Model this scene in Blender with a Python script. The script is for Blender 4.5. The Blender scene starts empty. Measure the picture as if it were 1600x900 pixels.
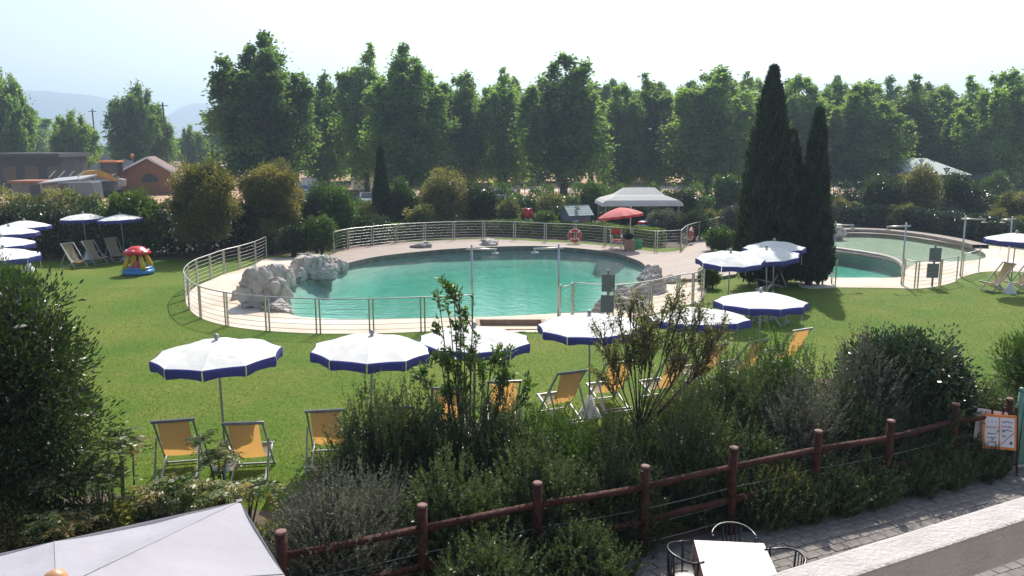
import bpy, bmesh, math, random
import numpy as np
from mathutils import Vector, Matrix, noise

# ------------------------------------------------------------------ camera, sky, sun, exposure
scene = bpy.context.scene
COL = scene.collection
F, CAMH = 1256.0, 5.6                       # focal length in photo pixels, eye height above the lawn
PITCH = math.atan2(224.0, F)
cam_data = bpy.data.cameras.new('camera'); cam = bpy.data.objects.new('camera', cam_data); COL.objects.link(cam)
cam_data.sensor_width = 36.0; cam_data.lens = 36.0 * F / 1600.0
cam_data.clip_start = 0.05; cam_data.clip_end = 30000
cam.location = (0, 0, CAMH); cam.rotation_euler = (math.pi / 2 - PITCH, 0, 0)
scene.camera = cam

SUN_AZ, SUN_EL = math.radians(12), math.radians(46)
world = bpy.data.worlds.new('World'); scene.world = world; world.use_nodes = True
wn = world.node_tree.nodes; wl = world.node_tree.links
sky = wn.new('ShaderNodeTexSky'); sky.sky_type = 'NISHITA'; sky.sun_disc = False
sky.sun_elevation = SUN_EL; sky.sun_rotation = SUN_AZ
sky.air_density = 1.0; sky.dust_density = 2.7; sky.ozone_density = 1.0; sky.altitude = 0
wl.new(sky.outputs[0], wn['Background'].inputs[0]); wn['Background'].inputs[1].default_value = 0.11
sun_data = bpy.data.lights.new('sun', 'SUN'); sun_data.energy = 4.1; sun_data.angle = math.radians(0.5)
sun_data.color = (1.0, 0.95, 0.87)
sun = bpy.data.objects.new('sun', sun_data); COL.objects.link(sun)
sdir = Vector((math.sin(SUN_AZ) * math.cos(SUN_EL), math.cos(SUN_AZ) * math.cos(SUN_EL), math.sin(SUN_EL)))
sun.rotation_euler = (-sdir).to_track_quat('-Z', 'Y').to_euler(); sun.location = sdir * 200
vs = scene.view_settings
vs.view_transform = 'Standard'; vs.look = 'None'; vs.exposure = 0.82; vs.gamma = 1.0; vs.use_curve_mapping = False
scene.cycles.use_denoising = True
scene.cycles.max_bounces = 8; scene.cycles.transparent_max_bounces = 12
scene.cycles.caustics_reflective = False; scene.cycles.caustics_refractive = False

# ------------------------------------------------------------------ from photo pixels to places
CP, SP = math.cos(PITCH), math.sin(PITCH)
def ray(px, py):
    u = (px - 800) / F; v = (450 - py) / F
    return Vector((u, CP + v * SP, -SP + v * CP))
def G(px, py, z=0.0):                       # where the ray meets the level z
    r = ray(px, py); t = (z - CAMH) / r.z
    return Vector((r.x * t, r.y * t, z))
def AT(px, py, Y):                          # point at forward distance Y
    r = ray(px, py); return Vector((0, 0, CAMH)) + r * (Y / r.y)
def zat(py, Y): return AT(800, py, Y).z
def mpp(py, Y): return (Y / ray(800, py).y) / F     # metres per photo pixel there

# ------------------------------------------------------------------ materials
M = {}
def nt(name):
    m = bpy.data.materials.new(name); m.use_nodes = True; M[name] = m
    return m, m.node_tree.nodes, m.node_tree.links, m.node_tree.nodes['Principled BSDF']
def pm(name, c, r=.6, var=.15, scale=6., bump=0., bscale=40., metal=0., trans=0., tcol=None, spec=.4, c2=None, detail=4., coat=0.):
    m, n, l, b = nt(name)
    b.inputs['Roughness'].default_value = r; b.inputs['Metallic'].default_value = metal
    b.inputs['Specular IOR Level'].default_value = spec
    if coat: b.inputs['Coat Weight'].default_value = coat; b.inputs['Coat Roughness'].default_value = .1
    tc = n.new('ShaderNodeTexCoord')
    nz = n.new('ShaderNodeTexNoise'); nz.inputs['Scale'].default_value = scale; nz.inputs['Detail'].default_value = detail
    l.new(tc.outputs['Object'], nz.inputs['Vector'])
    rp = n.new('ShaderNodeValToRGB'); rp.color_ramp.elements[0].position = .3; rp.color_ramp.elements[1].position = .7
    c2 = c2 or tuple(min(1, x * (1 + var)) for x in c)
    rp.color_ramp.elements[0].color = tuple(x * (1 - var) for x in c) + (1,)
    rp.color_ramp.elements[1].color = tuple(c2) + (1,)
    l.new(nz.outputs['Fac'], rp.inputs[0]); l.new(rp.outputs[0], b.inputs['Base Color'])
    if bump:
        n2 = n.new('ShaderNodeTexNoise'); n2.inputs['Scale'].default_value = bscale; n2.inputs['Detail'].default_value = 5
        l.new(tc.outputs['Object'], n2.inputs['Vector'])
        bp = n.new('ShaderNodeBump'); bp.inputs['Strength'].default_value = bump; bp.inputs['Distance'].default_value = .05
        l.new(n2.outputs['Fac'], bp.inputs['Height']); l.new(bp.outputs[0], b.inputs['Normal'])
    if trans:
        t = n.new('ShaderNodeBsdfTranslucent'); t.inputs[0].default_value = tuple(tcol or c) + (1,)
        mx = n.new('ShaderNodeMixShader'); mx.inputs[0].default_value = trans
        l.new(b.outputs[0], mx.inputs[1]); l.new(t.outputs[0], mx.inputs[2])
        l.new(mx.outputs[0], n['Material Output'].inputs['Surface'])
    return m
def leafmat(name, cols, trans=.35, r=.45, spec=.45, tint=(1.25, 1.3, .6)):
    m, n, l, b = nt(name)
    b.inputs['Roughness'].default_value = r; b.inputs['Specular IOR Level'].default_value = spec
    a = n.new('ShaderNodeAttribute'); a.attribute_name = 'rnd'
    rp = n.new('ShaderNodeValToRGB')
    while len(rp.color_ramp.elements) < len(cols): rp.color_ramp.elements.new(.5)
    for i, c in enumerate(cols):
        e = rp.color_ramp.elements[i]; e.position = i / (len(cols) - 1); e.color = tuple(c) + (1,)
    l.new(a.outputs['Fac'], rp.inputs[0])
    oi = n.new('ShaderNodeObjectInfo'); hs = n.new('ShaderNodeHueSaturation')
    mr = n.new('ShaderNodeMapRange'); mr.inputs['To Min'].default_value = .82; mr.inputs['To Max'].default_value = 1.18
    l.new(oi.outputs['Random'], mr.inputs[0]); l.new(mr.outputs[0], hs.inputs['Value'])
    l.new(rp.outputs[0], hs.inputs['Color']); l.new(hs.outputs[0], b.inputs['Base Color'])
    mul = n.new('ShaderNodeMix'); mul.data_type = 'RGBA'; mul.blend_type = 'MULTIPLY'; mul.inputs[0].default_value = 1
    l.new(hs.outputs[0], mul.inputs[6]); mul.inputs[7].default_value = tuple(tint) + (1,)
    t = n.new('ShaderNodeBsdfTranslucent'); l.new(mul.outputs[2], t.inputs[0])
    mx = n.new('ShaderNodeMixShader'); mx.inputs[0].default_value = trans
    l.new(b.outputs[0], mx.inputs[1]); l.new(t.outputs[0], mx.inputs[2]); l.new(mx.outputs[0], n['Material Output'].inputs['Surface'])
    return m

leafmat('leaf_tree', [(.068, .125, .036), (.112, .185, .056), (.175, .25, .095)], .58, .55, .2, (1.55, 1.65, .75))
leafmat('leaf_tree_pale', [(.1, .165, .046), (.155, .235, .07), (.23, .305, .12)], .58, .55, .2, (1.55, 1.62, .75))
leafmat('leaf_dark', [(.022, .042, .014), (.036, .066, .018), (.065, .1, .03)], .3, .35, .6)
leafmat('leaf_green', [(.035, .07, .016), (.06, .115, .022), (.1, .17, .035)], .38, .38, .55)
leafmat('leaf_bright', [(.06, .11, .018), (.09, .16, .025), (.15, .22, .045)], .4)
leafmat('leaf_olive', [(.09, .11, .036), (.155, .165, .06), (.27, .25, .11)], .4)
leafmat('leaf_gold', [(.1, .115, .035), (.18, .17, .055), (.32, .27, .1)], .38)
leafmat('leaf_grey', [(.075, .085, .06), (.13, .14, .105), (.21, .215, .17)], .25, .6, .3, (1.1, 1.1, .8))
leafmat('leaf_rosemary', [(.045, .07, .03), (.075, .11, .045), (.13, .165, .08)], .3, .42, .5)
leafmat('leaf_cypress', [(.018, .032, .018), (.028, .05, .022), (.055, .085, .03)], .2, .55, .35)
leafmat('leaf_gloss', [(.022, .045, .018), (.036, .066, .025), (.06, .095, .04)], .22, .22, .8)
leafmat('leaf_red', [(.1, .045, .022), (.14, .075, .03), (.13, .12, .04)], .35)
leafmat('leaf_fern', [(.05, .1, .025), (.12, .17, .055), (.3, .31, .17), (.26, .18, .07)], .38)
leafmat('leaf_strap', [(.04, .08, .02), (.07, .12, .03), (.12, .17, .06)], .25, .3, .6)
leafmat('blade', [(.07, .14, .012), (.1, .175, .017), (.14, .2, .026), (.21, .22, .05)], .4, .5, .3, (1.2, 1.25, .5))
pm('bark', (.09, .07, .055), .9, .3, 5, .6, 30)
pm('bark_pale', (.16, .14, .12), .9, .3, 4, .5, 25)
pm('steel', (.52, .5, .47), .35, .1, 20, metal=.85)
pm('steel_dull', (.4, .39, .37), .45, .15, 15, metal=.7)
pm('canopy_white', (.86, .85, .83), .8, .07, 2.2, .08, 30, trans=.3, tcol=(.75, .74, .7))
pm('canopy_grey', (.74, .73, .71), .75, .06, 1.2, .25, 5, trans=.45, tcol=(.78, .76, .72))
pm('canvas_blue', (.06, .065, .27), .75, .2, 5, .1, 60, trans=.35, tcol=(.1, .11, .45))
pm('pole_grey', (.34, .34, .35), .5, .1, 8, metal=.3)
pm('chair_frame', (.34, .34, .34), .4, .15, 10, metal=.35)
pm('sling', (.42, .36, .25), .85, .08, 14, .15, 200, trans=.45, tcol=(.62, .34, .1))
pm('red_fabric', (.62, .06, .055), .75, .1, 5, trans=.25, tcol=(.7, .12, .1))
pm('pink_fabric', (.72, .2, .19), .8, .1, 3, trans=.3, tcol=(.75, .2, .2))
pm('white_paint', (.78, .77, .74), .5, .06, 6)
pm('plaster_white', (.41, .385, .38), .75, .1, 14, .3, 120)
pm('canopy_terrace', (.38, .37, .41), .75, .07, 1.2, .45, 3.5, trans=.2, tcol=(.5, .5, .52))
pm('house_wall', (.62, .58, .54), .9, .1, 1)
pm('fence_wood', (.062, .021, .015), .65, .45, 9, .5, 50, spec=.2)
pm('fence_cap', (.19, .1, .085), .7, .3, 20, .3, 60)
pm('wood_ball', (.5, .27, .13), .4, .15, 8)
pm('black_metal', (.018, .018, .022), .3, .2, 10, metal=.3, spec=.6)
pm('rock', (.33, .29, .255), .95, .0, 2.6, .9, 7, c2=(.58, .53, .47), detail=10, spec=.15)
pm('sand_paving', (.44, .345, .24), .85, .0, .45, .12, 60, c2=(.62, .55, .47), detail=7)
pm('basin_wall', (.3, .2, .15), .8, .25, 3, .2, 40)
pm('basin_floor', (.52, .43, .29), .7, .15, 2.5)
pm('concrete', (.42, .41, .4), .9, .15, 2, .3, 40)
pm('board_grey', (.2, .2, .205), .6, .1, 6)
pm('paver', (.15, .135, .125), .9, .0, 5, .3, 60, c2=(.25, .225, .2))
pm('mortar', (.12, .11, .1), .95, .2, 5)
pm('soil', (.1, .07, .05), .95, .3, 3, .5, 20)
pm('orange_plaster', (.27, .12, .055), .9, .1, 1.5)
pm('tile_roof', (.14, .085, .07), .8, .2, 5)
pm('shed_grey', (.07, .075, .085), .8, .15, .6)
pm('shed_beige', (.2, .18, .16), .9, .1, 1)
pm('rust', (.3, .12, .07), .8, .2, 2)
pm('metal_sheet', (.38, .39, .4), .6, .1, 2, metal=.5)
pm('digger_yellow', (.6, .3, .04), .45, .1, 2)
pm('orange_paint', (.75, .24, .04), .5, .1, 8)
pm('car_white', (.75, .75, .74), .3, .03, 2, coat=.5)
pm('car_blue', (.05, .06, .26), .3, .05, 2, coat=.5)
pm('car_grey', (.14, .16, .18), .35, .05, 2, coat=.5)
pm('glass_dark', (.03, .035, .04), .08, .1, 2, spec=.8)
pm('rubber', (.02, .02, .02), .85, .1, 5)
pm('mountain', (.07, .09, .08), .95, .3, .01, detail=9)
pm('rubble', (.27, .25, .23), .95, .35, 1.1, .6, 3)
pm('plastic_red', (.6, .02, .03), .3, .05, 3, spec=.6, trans=.15)
pm('plastic_yellow', (.72, .48, .02), .3, .05, 3, spec=.6, trans=.2)
pm('plastic_blue', (.06, .25, .55), .3, .05, 3, spec=.6, trans=.15)
pm('plastic_green', (.03, .4, .2), .4, .05, 3, spec=.5)
pm('lime_plastic', (.22, .5, .04), .4, .05, 3, spec=.5)
pm('life_orange', (.6, .09, .06), .55, .08, 4)
pm('cardboard', (.38, .25, .15), .9, .1, 5)
pm('cloth_black', (.012, .012, .016), .9, .3, 5)
pm('shingle', (.3, .36, .35), .7, .15, 4)
pm('play_wall', (.18, .19, .25), .7, .12, 4)
pm('play_brown', (.27, .16, .11), .7, .2, 4)
pm('table_cloth', (.36, .2, .17), .85, .1, 5)
pm('table_top', (.66, .6, .57), .7, .04, 5)
pm('gate_green', (.13, .27, .21), .45, .08, 4, metal=.2)
pm('sign_white', (.74, .72, .76), .6, .03, 6)
pm('ink_red', (.5, .05, .03), .6, .05, 6)
pm('ink_blue', (.07, .08, .24), .6, .05, 6)
pm('tent_pale', (.42, .5, .46), .7, .08, 1, trans=.2)
pm('tent_dark', (.05, .08, .08), .8, .15, 1)
pm('pool_shell', (.42, .56, .5), .7, .0, .45, c2=(.54, .66, .6), detail=6)
pm('pool_sand', (.62, .58, .42), .8, .0, .6, c2=(.7, .66, .52), detail=5)
pm('wet_rock', (.14, .125, .105), .55, .35, 2.5, .5, 9)
pm('white_float', (.8, .8, .8), .5, .05, 5)

def lawn_mat():
    m, n, l, b = nt('lawn'); b.inputs['Roughness'].default_value = .85; b.inputs['Specular IOR Level'].default_value = .15
    tc = n.new('ShaderNodeTexCoord')
    def nzr(scale, det, p0, p1, c0, c1):
        z = n.new('ShaderNodeTexNoise'); z.inputs['Scale'].default_value = scale; z.inputs['Detail'].default_value = det
        l.new(tc.outputs['Object'], z.inputs['Vector'])
        r = n.new('ShaderNodeValToRGB'); r.color_ramp.elements[0].position = p0; r.color_ramp.elements[1].position = p1
        r.color_ramp.elements[0].color = c0; r.color_ramp.elements[1].color = c1
        l.new(z.outputs['Fac'], r.inputs[0]); return z, r
    _, a = nzr(.35, 6, .35, .68, (.08, .155, .012, 1), (.15, .19, .026, 1))
    _, c = nzr(9, 6, .3, .75, (.72, .74, .7, 1), (1.2, 1.18, 1.15, 1))
    mx = n.new('ShaderNodeMix'); mx.data_type = 'RGBA'; mx.blend_type = 'MULTIPLY'; mx.inputs[0].default_value = 1
    l.new(a.outputs[0], mx.inputs[6]); l.new(c.outputs[0], mx.inputs[7])
    _, d = nzr(.9, 7, .56, .74, (0, 0, 0, 1), (.35, .35, .35, 1))
    m2 = n.new('ShaderNodeMix'); m2.data_type = 'RGBA'; l.new(d.outputs[0], m2.inputs[0]); l.new(mx.outputs[2], m2.inputs[6]); m2.inputs[7].default_value = (.21, .17, .055, 1)
    l.new(m2.outputs[2], b.inputs['Base Color'])
    z, _ = nzr(55, 4, 0, 1, (0, 0, 0, 1), (1, 1, 1, 1))
    bp = n.new('ShaderNodeBump'); bp.inputs['Strength'].default_value = .8; bp.inputs['Distance'].default_value = .04
    l.new(z.outputs['Fac'], bp.inputs['Height']); l.new(bp.outputs[0], b.inputs['Normal'])
lawn_mat()
def dirt_mat():
    m, n, l, b = nt('dirt'); b.inputs['Roughness'].default_value = .95; b.inputs['Specular IOR Level'].default_value = .1
    tc = n.new('ShaderNodeTexCoord'); mp = n.new('ShaderNodeMapping'); mp.inputs['Scale'].default_value = (.25, 1, 1)
    l.new(tc.outputs['Object'], mp.inputs[0])
    z = n.new('ShaderNodeTexNoise'); z.inputs['Scale'].default_value = .12; z.inputs['Detail'].default_value = 8; z.inputs['Roughness'].default_value = .65
    l.new(mp.outputs[0], z.inputs['Vector'])
    r = n.new('ShaderNodeValToRGB'); e = r.color_ramp.elements
    e[0].position = .3; e[0].color = (.26, .16, .11, 1); e[1].position = .75; e[1].color = (.5, .37, .24, 1)
    k = e.new(.52); k.color = (.42, .28, .18, 1)
    l.new(z.outputs['Fac'], r.inputs[0]); l.new(r.outputs[0], b.inputs['Base Color'])
    bp = n.new('ShaderNodeBump'); bp.inputs['Strength'].default_value = .4; l.new(z.outputs['Fac'], bp.inputs['Height']); l.new(bp.outputs[0], b.inputs['Normal'])
dirt_mat()
def deck_mat():
    m, n, l, b = nt('deck'); b.inputs['Roughness'].default_value = .75
    tc = n.new('ShaderNodeTexCoord'); mp = n.new('ShaderNodeMapping'); mp.inputs['Rotation'].default_value = (0, 0, math.radians(28))
    l.new(tc.outputs['Object'], mp.inputs[0])
    w = n.new('ShaderNodeTexWave'); w.inputs['Scale'].default_value = 1.1; w.inputs['Distortion'].default_value = 0; w.wave_profile = 'SAW'
    l.new(mp.outputs[0], w.inputs['Vector'])
    z = n.new('ShaderNodeTexNoise'); z.inputs['Scale'].default_value = 1.2; z.inputs['Detail'].default_value = 6; l.new(tc.outputs['Object'], z.inputs['Vector'])
    r = n.new('ShaderNodeValToRGB'); e = r.color_ramp.elements
    e[0].position = .0; e[0].color = (.1, .075, .065, 1); e[1].position = .14; e[1].color = (.28, .225, .185, 1)
    l.new(w.outputs['Fac'], r.inputs[0])
    r2 = n.new('ShaderNodeValToRGB'); r2.color_ramp.elements[0].color = (.75, .75, .75, 1); r2.color_ramp.elements[1].color = (1.15, 1.1, 1.1, 1)
    l.new(z.outputs['Fac'], r2.inputs[0])
    mx = n.new('ShaderNodeMix'); mx.data_type = 'RGBA'; mx.blend_type = 'MULTIPLY'; mx.inputs[0].default_value = 1
    l.new(r.outputs[0], mx.inputs[6]); l.new(r2.outputs[0], mx.inputs[7]); l.new(mx.outputs[2], b.inputs['Base Color'])
    bp = n.new('ShaderNodeBump'); bp.inputs['Strength'].default_value = .5; bp.inputs['Distance'].default_value = .01
    l.new(w.outputs['Fac'], bp.inputs['Height']); l.new(bp.outputs[0], b.inputs['Normal'])
deck_mat()
def water_mat(name, col, dens):
    m, n, l, b = nt(name); n.remove(b)
    tr = n.new('ShaderNodeBsdfTransparent'); gl = n.new('ShaderNodeBsdfGlossy'); gl.inputs['Roughness'].default_value = .09
    fr = n.new('ShaderNodeFresnel'); fr.inputs['IOR'].default_value = 1.33
    tc = n.new('ShaderNodeTexCoord'); z = n.new('ShaderNodeTexNoise'); z.inputs['Scale'].default_value = 3.5; z.inputs['Detail'].default_value = 3
    l.new(tc.outputs['Object'], z.inputs['Vector'])
    bp = n.new('ShaderNodeBump'); bp.inputs['Strength'].default_value = .24; bp.inputs['Distance'].default_value = .06
    l.new(z.outputs['Fac'], bp.inputs['Height']); l.new(bp.outputs[0], gl.inputs['Normal']); l.new(bp.outputs[0], fr.inputs['Normal'])
    mx = n.new('ShaderNodeMixShader'); l.new(fr.outputs[0], mx.inputs[0]); l.new(tr.outputs[0], mx.inputs[1]); l.new(gl.outputs[0], mx.inputs[2])
    l.new(mx.outputs[0], n['Material Output'].inputs['Surface'])
    va = n.new('ShaderNodeVolumeAbsorption'); va.inputs[0].default_value = tuple(col) + (1,); va.inputs[1].default_value = dens
    l.new(va.outputs[0], n['Material Output'].inputs['Volume'])
water_mat('water', (.42, .82, .76), .5)

# ------------------------------------------------------------------ objects
def tag(o, label=None, cat=None, group=None, kind=None):
    if label: o['label'] = label
    if cat: o['category'] = cat
    if group: o['group'] = group
    if kind: o['kind'] = kind
    return o
def link(o, parent=None):
    COL.objects.link(o)
    if parent is not None: o.parent = parent
    return o
def thing(name, label, cat, loc=(0, 0, 0), rz=0., group=None):
    o = bpy.data.objects.new(name, None); link(o); o.empty_display_size = .2
    o.location = loc; o.rotation_euler = (0, 0, rz)
    return tag(o, label, cat, group)
def kids(o): return [c for c in bpy.data.objects if c.parent == o]
def copy_tree(o, parent=None, _map=None):
    c = o.copy(); COL.objects.link(c); c.parent = parent
    for ch in o.children: copy_tree(ch, c)
    return c
class MB:
    def __init__(s): s.v = []; s.f = []
    def add(s, vs_, fs_):
        k = len(s.v); s.v += [tuple(p) for p in vs_]; s.f += [tuple(i + k for i in f) for f in fs_]; return s
    def box(s, c, d, R=None):
        x, y, z = d[0] / 2, d[1] / 2, d[2] / 2
        P = [Vector((a, b, e)) for a in (-x, x) for b in (-y, y) for e in (-z, z)]
        if R is not None: P = [R @ p for p in P]
        c = Vector(c)
        return s.add([p + c for p in P], [(0, 1, 3, 2), (4, 6, 7, 5), (0, 4, 5, 1), (2, 3, 7, 6), (0, 2, 6, 4), (1, 5, 7, 3)])
    def bar(s, a, b, w, h, up=(0, 0, 1)):
        a, b = Vector(a), Vector(b); d = (b - a).normalized(); u = Vector(up)
        if abs(d.dot(u)) > .95: u = Vector((0, 1, 0))
        x = d.cross(u).normalized(); y = x.cross(d).normalized()
        P = []
        for p in (a, b):
            for sx, sy in ((-1, -1), (1, -1), (1, 1), (-1, 1)): P.append(p + x * sx * w / 2 + y * sy * h / 2)
        return s.add(P, [(3, 2, 1, 0), (4, 5, 6, 7), (0, 1, 5, 4), (1, 2, 6, 5), (2, 3, 7, 6), (3, 0, 4, 7)])
    def tube(s, pts, r, n=8, cap=True, closed=False):
        pts = [Vector(p) for p in pts]; m = len(pts)
        rs = r if isinstance(r, (list, tuple)) else [r] * m
        V = []; prev = None
        for i, p in enumerate(pts):
            if closed: d = pts[(i + 1) % m] - pts[i - 1]
            else: d = pts[min(i + 1, m - 1)] - pts[max(i - 1, 0)]
            d.normalize()
            if prev is None:
                u = Vector((0, 0, 1)) if abs(d.z) < .9 else Vector((1, 0, 0))
                x = d.cross(u).normalized()
            else: x = (prev - d * prev.dot(d)).normalized()
            prev = x; y = d.cross(x)
            for k in range(n):
                a = 2 * math.pi * k / n; V.append(p + (x * math.cos(a) + y * math.sin(a)) * rs[i])
        Fs = []
        for i in range(m if closed else m - 1):
            j = (i + 1) % m
            for k in range(n): Fs.append((i * n + k, i * n + (k + 1) % n, j * n + (k + 1) % n, j * n + k))
        if cap and not closed: Fs += [tuple(range(n - 1, -1, -1)), tuple((m - 1) * n + k for k in range(n))]
        return s.add(V, Fs)
    def lathe(s, prof, n=16, c=(0, 0, 0)):
        V = [(c[0] + r * math.cos(2 * math.pi * k / n), c[1] + r * math.sin(2 * math.pi * k / n), c[2] + z) for r, z in prof for k in range(n)]
        Fs = [(i * n + k, i * n + (k + 1) % n, (i + 1) * n + (k + 1) % n, (i + 1) * n + k) for i in range(len(prof) - 1) for k in range(n)]
        Fs += [tuple(range(n - 1, -1, -1)), tuple((len(prof) - 1) * n + k for k in range(n))]
        return s.add(V, Fs)
    def ball(s, c, r, n=12, m=7, sc=(1, 1, 1)):
        k = len(s.v)
        s.lathe([(max(.0005, r * math.sin(math.pi * i / m)), -r * math.cos(math.pi * i / m)) for i in range(m + 1)], n)
        for i in range(k, len(s.v)):
            p = s.v[i]; s.v[i] = (p[0] * sc[0] + c[0], p[1] * sc[1] + c[1], p[2] * sc[2] + c[2])
        return s
    def prism(s, poly, axis, a, b):        # poly = 2-D outline; axis 'x','y','z' = extrusion direction
        def P(p, t): return {'x': (t, p[0], p[1]), 'y': (p[0], t, p[1]), 'z': (p[0], p[1], t)}[axis]
        n = len(poly)
        return s.add([P(p, a) for p in poly] + [P(p, b) for p in poly],
                     [tuple(range(n - 1, -1, -1)), tuple(range(n, 2 * n))] + [(i, (i + 1) % n, n + (i + 1) % n, n + i) for i in range(n)])
    def mesh(s, name, mat, smooth=False, bevel=0):
        me = bpy.data.meshes.new(name); me.from_pydata(s.v, [], s.f); me.materials.append(M[mat])
        bm = bmesh.new(); bm.from_mesh(me); bmesh.ops.recalc_face_normals(bm, faces=bm.faces)
        if bevel: bmesh.ops.bevel(bm, geom=bm.edges[:], offset=bevel, segments=2, affect='EDGES', profile=.6)
        bm.to_mesh(me); bm.free()
        if smooth: me.polygons.foreach_set('use_smooth', [True] * len(me.polygons))
        me.update(); return me
    def build(s, name, mat, parent=None, smooth=False, bevel=0):
        return link(bpy.data.objects.new(name, s.mesh(name, mat, smooth, bevel)), parent)
def inst(name, me, parent, loc=(0, 0, 0), rz=0.):
    o = link(bpy.data.objects.new(name, me), parent); o.location = loc; o.rotation_euler = (0, 0, rz); return o

def smooth_loop(P, sub=4, closed=True):
    P = [Vector(p) for p in P]; n = len(P); out = []
    rng_ = range(n) if closed else range(n - 1)
    for i in rng_:
        p0, p1, p2, p3 = (P[(i + k) % n] if closed else P[max(0, min(n - 1, i + k))] for k in (-1, 0, 1, 2))
        for k in range(sub):
            t = k / sub
            out.append(.5 * ((2 * p1) + (-p0 + p2) * t + (2 * p0 - 5 * p1 + 4 * p2 - p3) * t * t + (-p0 + 3 * p1 - 3 * p2 + p3) * t ** 3))
    if not closed: out.append(P[-1])
    return out
def sheet(name, loops, z, mat, skirt=0.):
    bm = bmesh.new(); es = []
    for L in loops:
        vs_ = [bm.verts.new((p[0], p[1], z)) for p in L]
        es += [bm.edges.new((vs_[i], vs_[(i + 1) % len(vs_)])) for i in range(len(vs_))]
    bmesh.ops.triangle_fill(bm, edges=es, use_beauty=True, use_dissolve=False, normal=(0, 0, 1))
    if skirt:
        be = [e for e in bm.edges if e.is_boundary]
        r = bmesh.ops.extrude_edge_only(bm, edges=be)
        for v in [g for g in r['geom'] if isinstance(g, bmesh.types.BMVert)]: v.co.z -= skirt
    for f in bm.faces:
        if f.normal.z < -.5: f.normal_flip()
    me = bpy.data.meshes.new(name); bm.to_mesh(me); bm.free(); me.materials.append(M[mat])
    o = link(bpy.data.objects.new(name, me)); o['kind'] = 'structure'; return o

# ------------------------------------------------------------------ foliage
def rdirs(n, R):
    d = R.normal(size=(n, 3)); return d / np.linalg.norm(d, axis=1, keepdims=True)
def leaf_mesh(name, P, D, S, W, mat, R, fold=.12, rnd=None):
    n = len(P); D = D / (np.linalg.norm(D, axis=1, keepdims=True) + 1e-9)
    side = np.cross(D, rdirs(n, R)); side /= (np.linalg.norm(side, axis=1, keepdims=True) + 1e-9)
    nor = np.cross(D, side); S = np.asarray(S).reshape(-1, 1) * np.ones((n, 1)); 
    w = np.asarray(W).reshape(-1, 1) * S * .5
    mid = P + D * S * .45 + nor * fold * S
    V = np.stack([P, mid + side * w, P + D * S, mid - side * w], axis=1).reshape(-1, 3).astype(np.float32)
    me = bpy.data.meshes.new(name)
    me.vertices.add(4 * n); me.vertices.foreach_set('co', V.ravel())
    me.loops.add(4 * n); me.loops.foreach_set('vertex_index', np.arange(4 * n, dtype=np.int32))
    me.polygons.add(n); me.polygons.foreach_set('loop_start', np.arange(0, 4 * n, 4, dtype=np.int32))
    me.update(calc_edges=True)
    a = me.attributes.new('rnd', 'FLOAT', 'FACE')
    rv = (R.random(n) if rnd is None else np.clip(rnd + R.normal(size=n) * .18, 0, 1)).astype(np.float32)
    a.data.foreach_set('value', rv)
    me.materials.append(M[mat]); return me
def ellipsoid_leaves(R, rx, ry, h, n, L, K=40, lump=.36, up=.3, z0=0., inner=.25, stray=.03):
    d = rdirs(K, R); 
    low = d[:, 2] < 0; q_ = np.linalg.norm(d[:, :2], axis=1, keepdims=True) + 1e-6
    d[low, :2] = (d[:, :2] / q_ * np.maximum(q_, R.uniform(.75, 1., (K, 1))))[low]
    c = d * np.array([rx, ry, h * .5]) * R.uniform(.5, .8, (K, 1)) + np.array([0, 0, z0 + h * .5])
    rad = lump * min(rx, ry, h * .5) * R.uniform(.65, 1.3, K)
    tone = R.random(K)
    i = R.integers(K, size=n); e = rdirs(n, R)
    P = c[i] + e * (rad[i] * R.uniform(.45, 1.08, n))[:, None]
    k = R.random(n) < stray; P[k] += e[k] * rad[i][k][:, None] * .5
    D = e + .5 * d[i] + np.array([0, 0, up]) + .45 * R.normal(size=(n, 3))
    S = L * R.uniform(.6, 1.35, n); T = tone[i]
    m = int(n * inner)
    if m:
        q = rdirs(m, R) * R.uniform(.2, .72, (m, 1)) * np.array([rx, ry, h * .5]) + np.array([0, 0, z0 + h * .5])
        P = np.vstack([P, q]); D = np.vstack([D, rdirs(m, R)]); S = np.concatenate([S, L * R.uniform(1.6, 2.6, m)]); T = np.concatenate([T, R.random(m)])
    P[:, 2] = np.maximum(np.abs(P[:, 2]), .03)
    return P, D, S, T
def stems_mb(R, h, rx, n=6, r=.035, base=.12):
    b = MB()
    for k in range(n):
        a = R.uniform(0, 6.28); q = R.uniform(.15, .6) * rx
        p0 = Vector((math.cos(a) * base, math.sin(a) * base, -.03)); p2 = Vector((math.cos(a) * q, math.sin(a) * q, h * R.uniform(.5, .8)))
        p1 = p0.lerp(p2, .5) + Vector((R.normal() * .05, R.normal() * .05, h * .06))
        b.tube([p0, p1, p2], [r, r * .75, r * .3], 6)
    return b
def shrub(name, label, cat, loc, rx, ry, h, n, L, W, mat, seed, K=40, lump=.36, up=.3, group=None, bark='bark', inner=.25, stems=6, stray=.03, z0=0.):
    R = np.random.default_rng(seed)
    t = thing(name, label, cat, loc, 0, group)
    P, D, S, T = ellipsoid_leaves(R, rx, ry, h - z0, n, L, K, lump, up, z0, inner, stray)
    inst('foliage', leaf_mesh('foliage', P, D, S, W, mat, R, rnd=T), t)
    stems_mb(R, h, rx, stems, .02 + .012 * h).build('stem', bark, t, True)
    return t
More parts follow.
